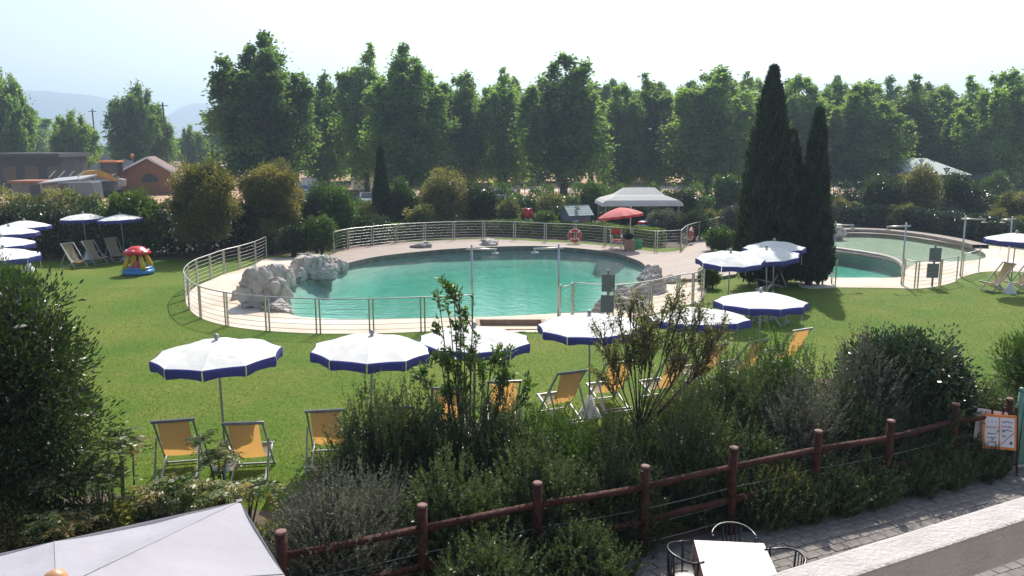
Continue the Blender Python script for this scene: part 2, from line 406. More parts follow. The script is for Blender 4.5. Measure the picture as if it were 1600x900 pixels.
def sprig_pts(R, rx, ry, h, ns, nl, sl, L, spread=.35):
    d = rdirs(ns, R); d[:, 2] = np.abs(d[:, 2])
    f = R.uniform(.25, .95, (ns, 1)) ** .6
    lump = 1 + .18 * np.sin(d[:, :1] * 7 + rx * 3) * np.cos(d[:, 1:2] * 6)
    q_ = np.linalg.norm(d[:, :2], axis=1, keepdims=True) + 1e-6
    d2 = d.copy(); lo = d[:, 2] < .45; d2[lo, :2] = (d[:, :2] / q_)[lo]
    B = d2 * np.array([rx, ry, h - sl * .7]) * f * lump
    A = d * np.array([spread, spread, .2]) + np.array([0, 0, 1.]) + .22 * R.normal(size=(ns, 3)); A /= np.linalg.norm(A, axis=1, keepdims=True)
    ln = sl * R.uniform(.5, 1.25, ns)
    t = R.random((ns, nl))
    P = (B[:, None, :] + A[:, None, :] * (t * ln[:, None])[:, :, None]).reshape(-1, 3)
    AA = np.repeat(A, nl, axis=0)
    D = AA * .9 + rdirs(len(P), R) * .75
    S = L * R.uniform(.6, 1.2, len(P)) * (1.15 - .5 * t.reshape(-1))
    T = np.repeat(R.random(ns), nl)
    m = ns * 3
    d2 = rdirs(m, R); d2[:, 2] = np.abs(d2[:, 2])
    P = np.vstack([P, d2 * np.array([rx, ry, h * .85]) * R.uniform(.3, .85, (m, 1))]); D = np.vstack([D, rdirs(m, R) + np.array([0, 0, .8])])
    S = np.concatenate([S, L * R.uniform(1.8, 3., m)]); T = np.concatenate([T, R.random(m)])
    P[:, 2] = np.maximum(P[:, 2], .02)
    return P, D, S, T
def sprig_shrub(name, label, cat, loc, rx, ry, h, ns, nl, sl, L, W, mat, seed, group=None, spread=.35):
    R = np.random.default_rng(seed); t = thing(name, label, cat, loc, 0, group)
    P, D, S, T = sprig_pts(R, rx, ry, h, ns, nl, sl, L, spread)
    inst('foliage', leaf_mesh('foliage', P, D, S, W, mat, R, rnd=T), t)
    stems_mb(R, h, rx, 9, .018).build('stem', 'bark', t, True)
    return t
def tree_meshes(seed, h=14., w=8., base=2.6, leaders=14, per=110, L=.25, mat='leaf_tree', trunk_r=.27, spread=1.):
    R = np.random.default_rng(seed); tb = MB()          # many ascending limbs, each a plume of leaves
    fork = base * R.uniform(.8, 1.05)
    tb.tube([(0, 0, -.1), (R.normal() * .05, R.normal() * .05, fork * .6), (0, 0, fork * 1.2), (R.normal() * .2, R.normal() * .2, h * .62)], [trunk_r * 1.25, trunk_r, trunk_r * .85, trunk_r * .25], 9)
    C = []; Rd = []; Ax = []
    for k in range(leaders):
        a = 2.4 * k + R.uniform(-.4, .4); f = (k + .3) / leaders; q = w * .5 * math.sqrt(f) * R.uniform(.75, 1.05) * spread * .82
        top = h * (1 - .42 * (q / (w * .5)) ** 1.8) * R.uniform(.86, 1.0)
        if k == 0: top = h
        z0 = fork + (h * .45) * (1 - f) * R.uniform(.3, 1.); p0 = Vector((0, 0, z0 * .8)); p2 = Vector((math.cos(a) * q, math.sin(a) * q, top))
        p1 = Vector((math.cos(a) * q * .72, math.sin(a) * q * .72, z0 + (top - z0) * .3))
        tb.tube([p0, p1, p2], [trunk_r * .36, trunk_r * .22, .02], 6)
        nb = 26; low = base * R.uniform(.75, 1.3)
        for j in range(nb):
            t = (j + R.random()) / nb
            p = p0.lerp(p1, t / .3) if t < .3 else p1.lerp(p2, (t - .3) / .7)
            rr = w * .18 * (1.2 - t) * R.uniform(.2, 1.2); b = R.uniform(0, 6.28)
            e = p + Vector((math.cos(b) * rr, math.sin(b) * rr, R.uniform(-.3, .6)))
            if t < .2 and R.random() < .5: e.z = low + R.random() * 1.5; e.x *= 1.3; e.y *= 1.3
            if e.z < base * .8: e.z = base * R.uniform(.8, 1.3)
            if j % 4 == 0: tb.tube([p, e], [.045, .012], 4, False)
            C.append(tuple(e)); Rd.append((.24 + .5 * (1 - t) ** .8) * R.uniform(.7, 1.3) * w / 8)
    C = np.array(C); Rd = np.array(Rd); K = len(C); n = K * per
    i = R.integers(K, size=n); e = rdirs(n, R)
    P = C[i] + e * (Rd[i] * np.minimum(2., np.abs(R.normal(size=n)) * .6 + .12))[:, None] * np.array([1, 1, 1.55])
    D = e + .6 * R.normal(size=(n, 3)) + np.array([0, 0, -.2])
    S = L * R.uniform(.5, 1.35, n)
    cr = leaf_mesh('crown', P, D, S, .78, mat, R, rnd=R.random(K)[i])
    tr = tb.mesh('trunk', 'bark', True)
    return tr, cr
def hedge(name, label, path, w, h, n, L, mat, seed, hw_var=.08, W=.55):
    R = np.random.default_rng(seed); path = [Vector(p) for p in path]
    base = path[len(path) // 2].copy(); t = thing(name, label, 'hedge', base)
    seg = [(path[i + 1] - path[i]).length for i in range(len(path) - 1)]; cum = np.concatenate([[0], np.cumsum(seg)]); tot = cum[-1]
    XY = np.array([(p.x - base.x, p.y - base.y) for p in path])
    def sample(s):
        j = np.clip(np.searchsorted(cum, s, side='right') - 1, 0, len(seg) - 1); f = (s - cum[j]) / np.array(seg)[j]
        p = XY[j] + (XY[j + 1] - XY[j]) * f[:, None]; d = XY[j + 1] - XY[j]; d = d / np.linalg.norm(d, axis=1, keepdims=True)
        return p, np.stack([-d[:, 1], d[:, 0]], axis=1)
    m = int(n * .2); N = n + m
    s = R.uniform(0, tot, N); p, nn = sample(s)
    face = R.random(N); top = face < w * 1.3 / (w * 1.3 + 2 * h); sg = np.where(R.random(N) < .5, -1., 1.)
    wob = 1 + hw_var * np.sin(s * 2.1 + seed) + hw_var * .7 * np.sin(s * 5.3) + .05 * R.normal(size=N)
    off = np.where(top, R.uniform(-.5, .5, N) * w, sg * w * .5 * wob); z = np.where(top, h * wob, R.uniform(.02, 1, N) * h)
    inn = np.arange(N) >= n; off = np.where(inn, R.uniform(-.4, .4, N) * w, off); z = np.where(inn, R.uniform(.05, .9, N) * h, z)
    P = np.column_stack([p + nn * off[:, None], np.maximum(z, .02)])
    D = np.column_stack([nn * np.where(top, 0, sg)[:, None], np.where(top, 1., .35)]) + .7 * R.normal(size=(N, 3))
    S = L * R.uniform(.6, 1.3, N) * np.where(inn, 2.2, 1)
    P -= D / np.linalg.norm(D, axis=1, keepdims=True) * (S * .5)[:, None]
    P[:, 2] = np.maximum(P[:, 2], .02)
    T = .5 + .5 * np.sin(s * 1.7 + 2 * np.sin(s * .6))
    inst('foliage', leaf_mesh('foliage', P, D, S, W, mat, R, rnd=T), t)
    b = MB(); q = 0.
    while q < tot:
        pp, _ = sample(np.array([q])); x, y = pp[0]
        b.tube([(x, y, -.03), (x + R.normal() * .05, y + R.normal() * .05, h * .45), (x + R.normal() * .12, y + R.normal() * .12, h * .85)], [.03, .022, .008], 5); q += .7
    b.build('stem', 'bark', t, True)['kind'] = 'stuff'
    return t

# ================================================================== the setting
ZD, ZP, ZW = .14, .02, -.1                 # deck, paving and water levels
def GP(L, z=0.): return [G(x, y, z) for x, y in L]
# fence bases traced in the photo (left and front run, from the far left end to the foot bath)
RUN_LEFT = [(417, 403), (400, 412), (375, 421), (351, 428), (330, 437), (309, 446), (296, 456), (290, 468), (296, 483), (314, 497), (355, 509), (419, 517), (498, 521), (581, 521), (661, 518), (738, 514)]
RUN_RIGHT = [(896, 490), (955, 495), (1016, 487), (1059, 476), (1082, 472), (1096, 464), (1100, 452), (1101, 441)]
RUN_REAR = [(522, 395), (544, 389), (582, 384), (619, 380), (663, 377), (709, 375), (756, 374), (804, 375), (852, 378), (899, 380), (945, 384), (987, 388), (1025, 393), (1063, 391)]
RUN_REAR2 = [(1064, 391), (1073, 382), (1092, 375), (1118, 368), (1142, 362)]
water_px = [(437, 482), (435, 466), (441, 453), (470, 441), (505, 432), (540, 420), (575, 411), (612, 405), (657, 400), (700, 396), (775, 392), (840, 391), (880, 393), (925, 397), (962, 403), (990, 412), (1006, 421), (1010, 436), (1002, 448), (985, 458), (966, 470), (945, 482), (932, 492), (870, 495), (800, 499), (742, 501), (657, 503), (575, 504), (512, 504), (475, 501), (447, 493)]
beach_px = [0, 0, 0, 0, 0, 0, 0, 0, 0, 0, 0, 0, 0, 0, 0, 0, 0, 0, 0, 0, 0, .2, .7, 1, 1, 1, 1, 1, 1, 1, .7]
SUB = 4
pool1 = smooth_loop(GP(water_px, ZW), SUB)
beach1 = [beach_px[i // SUB] + (beach_px[(i // SUB + 1) % len(beach_px)] - beach_px[i // SUB]) * (i % SUB) / SUB for i in range(len(pool1))]
outer_front = smooth_loop(GP([(470, 402)] + RUN_LEFT, ZP), 3, False)
notch = GP([(742, 499), (852, 499), (858, 514)], ZP)
outer_right = smooth_loop(GP([(900, 508), (955, 502), (1018, 491), (1060, 479), (1085, 474), (1099, 466), (1104, 452), (1104, 440)], ZP), 3, False)
deck_right = GP([(1150, 428), (1163, 400), (1110, 390), (1114, 372), (1152, 362), (1146, 357)], ZD)
rear_chain = smooth_loop(GP(RUN_REAR2[::-1] + [(1025, 394)] + RUN_REAR[::-1][2:] + [(500, 398)], ZD), 3, False)
def nearest(P, q): return min(range(len(P)), key=lambda i: (P[i].xy - q.xy).length)
iL = nearest(pool1, G(505, 431, ZW)); iR = nearest(pool1, G(1004, 446, ZW)); n1 = len(pool1)
inner_front = [pool1[(iR + k) % n1] for k in range((iL - iR) % n1 + 1)]          # right -> front -> left
inner_rear = [pool1[(iL + k) % n1] for k in range((iR - iL) % n1 + 1)]           # left -> rear -> right
paving_loop = outer_front + notch + outer_right + inner_front
area1 = outer_front + GP([(742, 519), (858, 519)]) + outer_right + deck_right + rear_chain
deck_loop = [G(1104, 440, ZP)] + deck_right + rear_chain + [G(470, 402, ZP)] + inner_rear

water2_px = [(1262, 392), (1268, 376), (1300, 368), (1350, 367), (1400, 370), (1450, 377), (1500, 386), (1528, 394), (1539, 401), (1535, 408), (1500, 412), (1458, 412), (1438, 413), (1424, 419), (1414, 427), (1409, 437), (1350, 438), (1290, 437), (1266, 428), (1260, 410)]
pool2 = smooth_loop(GP(water2_px, ZW), SUB)
area2 = smooth_loop(GP([(1250, 448), (1310, 449), (1400, 450), (1432, 451), (1467, 447), (1492, 440), (1500, 434), (1528, 426), (1560, 424), (1610, 426), (1660, 430), (1665, 400), (1600, 388), (1548, 384), (1500, 375), (1450, 366), (1400, 360), (1350, 357), (1300, 357), (1258, 362), (1246, 385), (1244, 420)], ZP), 3)

BIG = 4200
sheet('ground', [[(-BIG, -60), (BIG, -60), (BIG, BIG), (-BIG, BIG)], [(p.x, p.y) for p in area1], [(p.x, p.y) for p in area2]], -.012, 'dirt')
# the lawn ends under the hedges
lawn_outer = [(-42, 7.6), (-2, 8.2), (9, 12.5), (46, 20), (46, 60), (-42, 60)]
sheet('lawn', [lawn_outer, [(p.x, p.y) for p in area1], [(p.x, p.y) for p in area2]], 0., 'lawn')
sheet('paving', [[(p.x, p.y) for p in paving_loop]], ZP, 'sand_paving', .2)
sheet('deck', [[(p.x, p.y) for p in deck_loop]], ZD, 'deck', .3)
sheet('pool_surround', [[(p.x, p.y) for p in area2], [(p.x, p.y) for p in pool2]], ZP, 'sand_paving', .2)

def pool_shell(name, loop, beach, depth, ztop, mat, c=None):
    n = len(loop); c = c or sum((Vector(p) for p in loop), Vector()) / n
    rings = [1.0, .9985, .993, .97, .93, .86, .76, .62, .42, .2]; V = []; Fs = []
    for s in rings:
        d = 1 - s
        zw = ztop if d == 0 else (ZW - .03 if d < .003 else -.14 - (depth - .14) * min(1, d / .2) ** .7)
        zb = ZP - .004 - d / .07 * .14 if d <= .07 else ZP - .144 - (depth - .13) * min(1, ((d - .07) / .38)) ** 1.15
        for p, b in zip(loop, beach):
            q = c + (p - c) * s; V.append((q.x, q.y, zw * (1 - b) + zb * b))
    for i in range(len(rings) - 1):
        for k in range(n): Fs.append((i * n + k, i * n + (k + 1) % n, (i + 1) * n + (k + 1) % n, (i + 1) * n + k))
    V.append((c.x, c.y, -depth)); m = (len(rings) - 1) * n
    for k in range(n): Fs.append((m + k, m + (k + 1) % n, len(V) - 1))
    b = MB().add(V, Fs); o = b.build(name, mat, None, False); o['kind'] = 'structure'
    # wall faces take the dark stone
    o.data.materials.append(M['wet_rock'])
    for p in o.data.polygons:
        if abs(p.normal.z) < .6 and p.center.z > ZW - .04: p.material_index = 1
    return o
def water_body(name, loop, grow, depth):
    c = sum((Vector(p) for p in loop), Vector()) / len(loop)
    L = [c + (p - c) * grow for p in loop]
    b = MB().prism([(p.x, p.y) for p in L], 'z', -depth, ZW)
    o = b.build(name, 'water'); o['kind'] = 'structure'; return o
pool_shell('pool_basin', pool1, beach1, 1.05, ZD - .004, 'pool_shell')
water_body('pool_water', pool1, 1.002, 1.6)
# second pool: a shallow part behind a low divider and a deep part in front of it
div_px = [(1261, 386), (1300, 388), (1345, 394), (1385, 401), (1405, 409), (1413, 419), (1412, 428)]
div = smooth_loop(GP(div_px, ZW), 5, False)
ia = nearest(pool2, div[0]); ib = nearest(pool2, div[-1]); n2 = len(pool2)
back_part = [pool2[(ia + k) % n2] for k in range((ib - ia) % n2 + 1)] + div[::-1][1:-1]
front_part = [pool2[(ib + k) % n2] for k in range((ia - ib) % n2 + 1)] + div[1:-1]
def flat_basin(name, loop, depth, mat):
    o = sheet(name, [[(p.x, p.y) for p in loop]], -depth, mat)
    return o
flat_basin('shallow_pool_floor', back_part, .26, 'pool_sand')
flat_basin('deep_pool_floor', front_part, .95, 'pool_shell')
w = MB()
for i in range(n2):
    a, b_ = pool2[i], pool2[(i + 1) % n2]
    w.add([(a.x, a.y, ZP - .004), (b_.x, b_.y, ZP - .004), (b_.x, b_.y, -.14), (a.x, a.y, -.14)], [(0, 1, 2, 3)])
w.build('pool_wall', 'wet_rock')['kind'] = 'structure'
w = MB()
for i in range(n2):
    a, b_ = pool2[i], pool2[(i + 1) % n2]
    w.add([(a.x, a.y, -.14), (b_.x, b_.y, -.14), (b_.x, b_.y, -1.3), (a.x, a.y, -1.3)], [(0, 1, 2, 3)])
w.build('pool_lining', 'pool_shell')['kind'] = 'structure'
w = MB(); w.tube([(p.x, p.y, -.16) for p in div], .16, 8)
w.build('pool_divider', 'wet_rock', None, True)['kind'] = 'structure'
w = MB()
for i in range(len(div) - 1):
    a, b_ = div[i], div[i + 1]
    w.add([(a.x, a.y, -.1), (b_.x, b_.y, -.1), (b_.x, b_.y, -1.3), (a.x, a.y, -1.3)], [(0, 1, 2, 3)])
w.build('divider_wall', 'pool_shell')['kind'] = 'structure'
water_body('pool_water', pool2, 1.002, 1.6)
# raised kerb round the back of the second pool
kerb = smooth_loop(GP([(1268, 370), (1300, 363), (1350, 362), (1400, 365), (1450, 371), (1500, 380), (1532, 388)], ZP), 4, False)
w = MB(); V = []; Fs = []
for i, p in enumerate(kerb):
    t = (kerb[min(i + 1, len(kerb) - 1)] - kerb[max(i - 1, 0)]).normalized(); nn = Vector((-t.y, t.x, 0)) * .42
    V += [tuple(p - nn + Vector((0, 0, z))) for z in (-.02, .2)] + [tuple(p + nn + Vector((0, 0, z))) for z in (.2, -.02)]
for i in range(len(kerb) - 1): 
    for k in range(3): Fs.append((i * 4 + k, i * 4 + k + 1, i * 4 + 5 + k, i * 4 + 4 + k))
w.add(V, Fs); pm('kerb_stone', (.27, .22, .19), .85, .25, 3, .4, 20); w.build('pool_kerb', 'kerb_stone')['kind'] = 'structure'

# foot baths set into the paving
def foot_bath(label, c4, zt=.03, deep=.16):
    c4 = [Vector((p.x, p.y, 0)) for p in c4]; c = sum(c4, Vector()) / 4
    t = thing('foot_bath', label, 'basin', (c.x, c.y, 0), 0, 'shallow foot baths by the pools')
    q = [p - c for p in c4]; s = [p * (1 - .13 / p.length) for p in q]
    b = MB(); b.add([(p.x, p.y, zt) for p in q] + [(p.x, p.y, zt) for p in s] + [(p.x, p.y, -deep) for p in s] + [(p.x, p.y, -.2) for p in q],
                    [(i, (i + 1) % 4, 4 + (i + 1) % 4, 4 + i) for i in range(4)] + [(4 + i, 4 + (i + 1) % 4, 8 + (i + 1) % 4, 8 + i) for i in range(4)] + [(12 + i, 12 + (i + 1) % 4, (i + 1) % 4, i) for i in range(4)])
    b.build('rim', 'basin_wall', t)
    MB().add([(p.x, p.y, -deep + .004) for p in s], [(0, 1, 2, 3)]).build('floor', 'basin_floor', t)
    return t
foot_bath('sandy rectangular foot bath at the front edge of the large pool', GP([(744, 500), (850, 500), (855, 515.5), (746, 516.5)], 0))
sheet('bath_surround', [[(p.x, p.y) for p in GP([(738, 499), (856, 499), (862, 519), (738, 519)], 0)], [(p.x, p.y) for p in GP([(744.5, 500.5), (849.5, 500.5), (854, 515), (746.5, 516)], 0)]], .006, 'sand_paving')

# planting bed and paved terrace in front, on both sides of the wooden fence
FENCE_PX = [(448, 1002), (663, 949), (839, 905), (1004, 872), (1140, 834), (1270, 801), (1382, 778), (1482, 748), (1566, 728)]
FENCE = GP(FENCE_PX)
bed = GP([(-120, 900), (0, 800), (150, 770), (330, 790), (430, 800), (520, 720), (700, 680), (900, 672), (1080, 655), (1200, 600), (1300, 590), (1470, 640), (1510, 690), (1620, 600)]) + [FENCE[-1]] + FENCE[::-1][1:] + GP([(300, 1040), (-120, 1060)])
sheet('planting_bed', [[(p.x, p.y) for p in bed]], .004, 'soil')
fd = (FENCE[-1] - FENCE[0]).normalized(); fn = Vector((fd.y, -fd.x, 0))      # along the fence; towards the house
ter = [FENCE[0] - fd * 14 - fn * .1, FENCE[-1] + fd * 10 - fn * .1, FENCE[-1] + fd * 10 + fn * 16, FENCE[0] - fd * 14 + fn * 16]
terrace = sheet('terrace', [[(p.x, p.y) for p in ter]], .008, 'mortar')
PA, PB = .25, .165
pav = MB().box((0, 0, .018), (PA - .012, PB - .012, .036)).mesh('paver', 'paver', False, .006)
cand = []
for j in range(0, 60):
    for i in range(-40, 120):
        p = FENCE[3] + fd * (i * PA + (j % 2) * PA / 2) + fn * (.12 + j * PB)
        if p.y < 2: continue
        v = p - Vector((0, 0, CAMH)); zc = v.y * CP - v.z * SP; yc = v.y * SP + v.z * CP
        px, py = 800 + F * v.x / zc, 450 - F * yc / zc
        if 940 < px < 1640 and 715 < py < 960: cand.append((zc, p))
cand.sort(key=lambda t: t[0]); ang = math.atan2(fd.y, fd.x)
rgp = random.Random(5)
# the pavers nearest the fence show; those hidden under the balcony rail come last
cand.sort(key=lambda t: -t[0])
for k, (_, p) in enumerate(cand[:300]):
    o = inst('paver', pav, terrace, (p.x, p.y, .006 + rgp.uniform(-.004, .005)), ang)
    o.rotation_euler.x = rgp.uniform(-.012, .012); o.rotation_euler.y = rgp.uniform(-.012, .012)
if len(cand) > 300:
    b = MB()
    for _, p in cand[300:]:
        b.box((p.x, p.y, .024 + rgp.uniform(-.004, .004)), (PA - .012, PB - .012, .036), Matrix.Rotation(ang, 3, 'Z'))
    o = b.build('paver', 'paver', terrace); o['kind'] = 'stuff'

# dirt tracks in the field beyond
pm('track', (.52, .42, .33), .95, .15, .3)
sheet('dirt_track', [[(p.x, p.y) for p in GP([(560, 311), (700, 304), (850, 300), (1000, 297), (1200, 296), (1700, 299), (1700, 292), (1200, 290), (1000, 291), (850, 293), (700, 297), (560, 302)])]], .004, 'track')
# a darker strip of soil under the shrubs behind the deck
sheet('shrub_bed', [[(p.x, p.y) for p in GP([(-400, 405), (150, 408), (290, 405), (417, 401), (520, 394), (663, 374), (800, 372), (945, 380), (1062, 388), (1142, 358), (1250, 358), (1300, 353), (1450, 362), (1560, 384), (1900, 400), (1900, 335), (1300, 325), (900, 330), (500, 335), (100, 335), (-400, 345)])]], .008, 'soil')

# far mountains
def mountain(name, pts, Y, thick, seed):
    R = random.Random(seed); V = []; Fs = []; rows = 9
    X = []
    for i in range(len(pts) - 1):
        for k in range(8):
            t = k / 8; X.append((pts[i][0] + (pts[i + 1][0] - pts[i][0]) * t, pts[i][1] + (pts[i + 1][1] - pts[i][1]) * t))
    X.append(pts[-1]); n = len(X)
    for j in range(rows):
        f = j / (rows - 1)
        for i, (px, py) in enumerate(X):
            p = AT(px, py, Y); hz = max(5, p.z)
            prof = math.sin(math.pi * min(1, f * 1.0) * .5) if f < .75 else 1 - (f - .75) * 2
            nz = noise.fractal(Vector((p.x * .003, j * .6, seed)), 1., 2., 5) * .12 * (1 if j not in (6,) else .25)
            V.append((p.x, Y - thick * (.75 - f), -2 + hz * max(0, prof + nz * (f > 0)) if j else -2))
    for j in range(rows - 1):
        for i in range(n - 1): Fs.append((j * n + i, j * n + i + 1, (j + 1) * n + i + 1, (j + 1) * n + i))
    o = MB().add(V, Fs).build(name, 'mountain', None, True); o['kind'] = 'structure'
mountain('hills', [(-500, 195), (-250, 165), (-100, 150), (0, 146), (45, 141), (75, 142), (100, 145), (130, 147), (165, 152), (200, 164), (240, 178), (275, 190), (330, 205), (400, 222)], 2100, 500, 1)
mountain('hills', [(180, 220), (230, 200), (262, 180), (280, 168), (300, 161), (330, 160), (380, 168), (450, 176), (560, 186), (700, 205), (850, 224)], 2500, 500, 2)

# short grass on the lawn nearest the camera
R = np.random.default_rng(77)
NB = 330000
yy = 9.5 + (R.random(NB) ** 1.6) * 22; xx = R.uniform(-.72, .72, NB) * (yy + 1.5)
def inside(X, Y, poly):
    c = np.zeros(len(X), bool); n = len(poly)
    for i in range(n):
        x1, y1 = poly[i][0], poly[i][1]; x2, y2 = poly[i - 1][0], poly[i - 1][1]
        if y1 == y2: continue
        c ^= ((y1 > Y) != (y2 > Y)) & (X < (x2 - x1) * (Y - y1) / (y2 - y1) + x1)
    return c
ok = inside(xx, yy, lawn_outer) & ~inside(xx, yy, [(p.x, p.y) for p in area1]) & ~inside(xx, yy, [(p.x, p.y) for p in area2]) & ~inside(xx, yy, [(p.x, p.y) for p in bed])
xx, yy = xx[ok], yy[ok]; n = len(xx)
P = np.column_stack([xx, yy, np.zeros(n)]); D = np.column_stack([R.normal(size=(n, 2)) * .45, np.ones(n)])
patch = .45 + .35 * np.sin(xx * .9 + np.sin(yy * .7) * 2) * np.cos(yy * .8 + np.cos(xx * .5)) + .1 * np.sin(xx * 3.1) * np.sin(yy * 2.7)
g = inst('grass', leaf_mesh('grass', P, D, R.uniform(.02, .042, n), .32, 'blade', R, 0, patch), None)
tag(g, 'short mown green grass of the lawn', 'grass', None, 'stuff')

# ================================================================== pool railings, showers, boards
post_me = MB().bar((0, 0, 0), (0, 0, 1.06), .045, .045).mesh('post', 'steel', False, .006)
def railing(label, pts, z, h=1.06, wires=6, double=True, group='wire railings round the pools'):
    P = [Vector((p.x, p.y, z)) for p in pts]; o0 = P[0]
    t = thing('pool_railing', label, 'railing', o0, 0, group)
    for i, p in enumerate(P):
        d = (P[min(i + 1, len(P) - 1)] - P[max(i - 1, 0)]).normalized(); a = math.atan2(d.y, d.x)
        if double and 0 < i < len(P) - 1:
            for s in (-.06, .06): inst('post', post_me, t, p - o0 + d * s, a)
        else: inst('post', post_me, t, p - o0, a)
    S = smooth_loop(P, 4, False) if len(P) > 2 else P
    MB().tube([q - o0 + Vector((0, 0, h)) for q in S], .021, 6).build('top_rail', 'steel', t, True)
    for k in range(wires):
        zz = .12 + k * (h - .18) / (wires - .4)
        MB().tube([q - o0 + Vector((0, 0, zz)) for q in S], .0075, 5).build('wire', 'steel_dull', t, True)
    return t
railing('steel wire railing curving round the left and front of the large pool', GP(RUN_LEFT, ZP), ZP)
railing('steel wire railing between foot bath and umbrellas, right front of the large pool', GP(RUN_RIGHT, ZP), ZP)
railing('long steel wire railing behind the large pool along the clipped hedge', GP(RUN_REAR, ZD), ZD)
railing('curved steel wire railing with a life ring, right of the red chair', GP(RUN_REAR2, ZD), ZD)
railing('short steel gate panel beside the shower at the foot bath', GP([(875, 494), (893, 491)], ZP), ZP, .98, 5, False)
railing('short steel gate panel by the first shower of the small pool', GP([(1299, 443), (1305, 447)], ZP), ZP, .98, 5, False)
railing('steel wire railing in front of the small pool by the grey notice boards', GP([(1411, 446), (1431, 450), (1468, 446), (1494, 440)], ZP), ZP)
railing('steel wire railing panel at the small pool, right of the notice boards', GP([(1503, 434), (1529, 424)], ZP), ZP, 1.0, 6, False)

def shower(label, base, top_py, left, arm, z=ZP):
    h = zat(top_py, base.y) - z
    t = thing('outdoor_shower', label, 'shower', (base.x, base.y, z), 0, 'pole showers at the pools')
    MB().tube([(0, 0, 0), (0, 0, h)], .034, 10).build('pole', 'steel', t, True)
    MB().lathe([(.1, 0), (.1, .012), (.05, .02)], 14).build('base_plate', 'steel_dull', t)
    s = -1 if left else 1
    MB().tube([(-s * .18, 0, h - .13), (s * arm, 0, h - .16)], .03, 8).build('arm', 'steel', t, True)
    MB().lathe([(.02, 0), (.025, -.08), (.11, -.1), (.12, -.125), (.1, -.13)][::-1], 16, (s * (arm - .05), 0, h - .17)).build('shower_head', 'steel', t, True)
    MB().lathe([(.03, -.03), (.05, 0), (.03, .03)], 10, (0, -.045, 1.05)).build('push_button', 'steel_dull', t, True)
shower('steel pole shower left of the foot bath, arm to the right', G(738, 500, ZP), 382, False, .8)
shower('steel pole shower right of the foot bath, glinting arm to the left', G(872, 496, ZP), 381, True, .82)
shower('steel pole shower nearest the cypresses at the small pool', G(1299, 443, ZP), 346, False, .75)
shower('steel pole shower with arm to the left, middle of the small pool', G(1408, 445, ZP), 348, True, .78)
shower('steel pole shower right of the grey notice boards', G(1500, 432, ZP), 337, False, .85)
shower('steel pole shower beside the umbrella at the right edge', G(1574, 414, ZP), 338, True, .5)

def notice(label, base, tops, w):
    t = thing('notice_board', label, 'notice board', (base.x, base.y, 0), math.radians(-4), 'double notice boards on posts')
    z = lambda y: zat(y, base.y)
    MB().bar((0, 0, 0), (0, 0, z(tops[0])), .06, .06).build('post', 'board_grey', t)
    for a, b, dx in tops[1:]:
        MB().box((dx, -.045, (z(a) + z(b)) / 2), (w, .025, z(a) - z(b))).build('panel', 'board_grey', t, False, .006)
notice('grey double notice board on a post in front of the large pool', G(949, 503), [422, (428, 455.5, .0), (460.5, 488, -.02)], .42)
notice('grey double notice board on a post in front of the small pool', G(1456, 448), [383, (387, 409, .0), (411.5, 434, -.04)], .46)

# ------------------------------------------------------------------ boulders
def boulder(label, px, by, wpx, hpx, seed, z=0., deep=.8, group='boulders along the pool edge', planes=13, flat=1.):
    R = np.random.default_rng(seed); p = G(px, by, z); s = mpp(by, p.y); wx = wpx * s / 2 * 1.14; hh = hpx * s * 1.15; wy = wx * deep
    nrm = rdirs(planes, R); off = R.uniform(.55, 1., planes)
    bm = bmesh.new(); bmesh.ops.create_icosphere(bm, subdivisions=5 if wpx > 30 else 4, radius=1)
    sd = Vector((seed * 3.1, seed * 1.7, 0))
    for v in bm.verts:
        d = np.array(v.co); dn = nrm @ d; r = 1.08
        k = dn > .05
        if k.any(): r = min(r, (off[k] / dn[k]).min())
        vd, vp = noise.voronoi(v.co * 2.1 + sd)
        r *= 1 + .09 * noise.fractal(v.co * 2. + sd, 1., 2.1, 6) + .17 * noise.noise(vp[0] * 5.3) - .13 * max(0, 1 - (vd[1] - vd[0]) / .14)
        c = v.co * r; v.co = (c.x * wx, c.y * wy, max(-.25, hh * (.14 + .9 * c.z)))
    me = bpy.data.meshes.new('boulder'); bm.to_mesh(me); bm.free(); me.materials.append(M['rock'])
    o = link(bpy.data.objects.new('boulder', me)); o.location = (p.x, p.y + wy * .6, z); tag(o, label, 'boulder', group)
for k, a in enumerate([
    ('tall grey block-shaped boulder at the left end of the large pool', 402, 481, 82, 54),
    ('low flat rock at the foot of the tall grey boulder', 428, 488, 62, 15),
    ('rounded grey boulder touching the right shoulder of the tall block', 428, 456, 44, 34),
    ('square grey boulder between the tall block and the long outcrop', 449, 444, 28, 27),
    ('small grey boulder at the left foot of the long outcrop', 466, 437, 26, 22),
    ('largest rounded outcrop rock at the back left of the large pool', 482, 431, 66, 34),
    ('low tapering rock where the outcrop meets the brown deck', 523, 420, 48, 17),
    ('flat rock joining the two humps of the left outcrop', 500, 433, 50, 16),
    ('small stone on the paving left of the tall boulder', 366, 469, 16, 13),
    ('pale rugged boulder at the right end of the pool beside the deck', 1018, 439, 38, 21),
    ('grey slab boulder right of the pool, below the pale rugged one', 1022, 458, 38, 25),
    ('rounded boulder right of the notice board', 1000, 471, 38, 26),
    ('low boulder directly behind the notice board', 974, 475, 36, 24),
    ('small rounded boulder left of the notice board post', 936, 489, 20, 18),
    ('wide low boulder at the water edge right of the notice board', 984, 485, 52, 18),
    ('long low rock at the corner of the ribbed deck', 1047, 443, 32, 10),
    ('small pale stone on the rear pool edge, left of the shower head', 658, 387, 30, 8),
    ('dark low stone on the rear pool edge above the shower arm', 765, 384, 30, 9),
    ('grey boulder at the back of the small pool beside the cypress', 1302, 369, 42, 16)]):
    boulder(*a, 100 + k, z=ZD if 'rear' in a[0] else 0.)

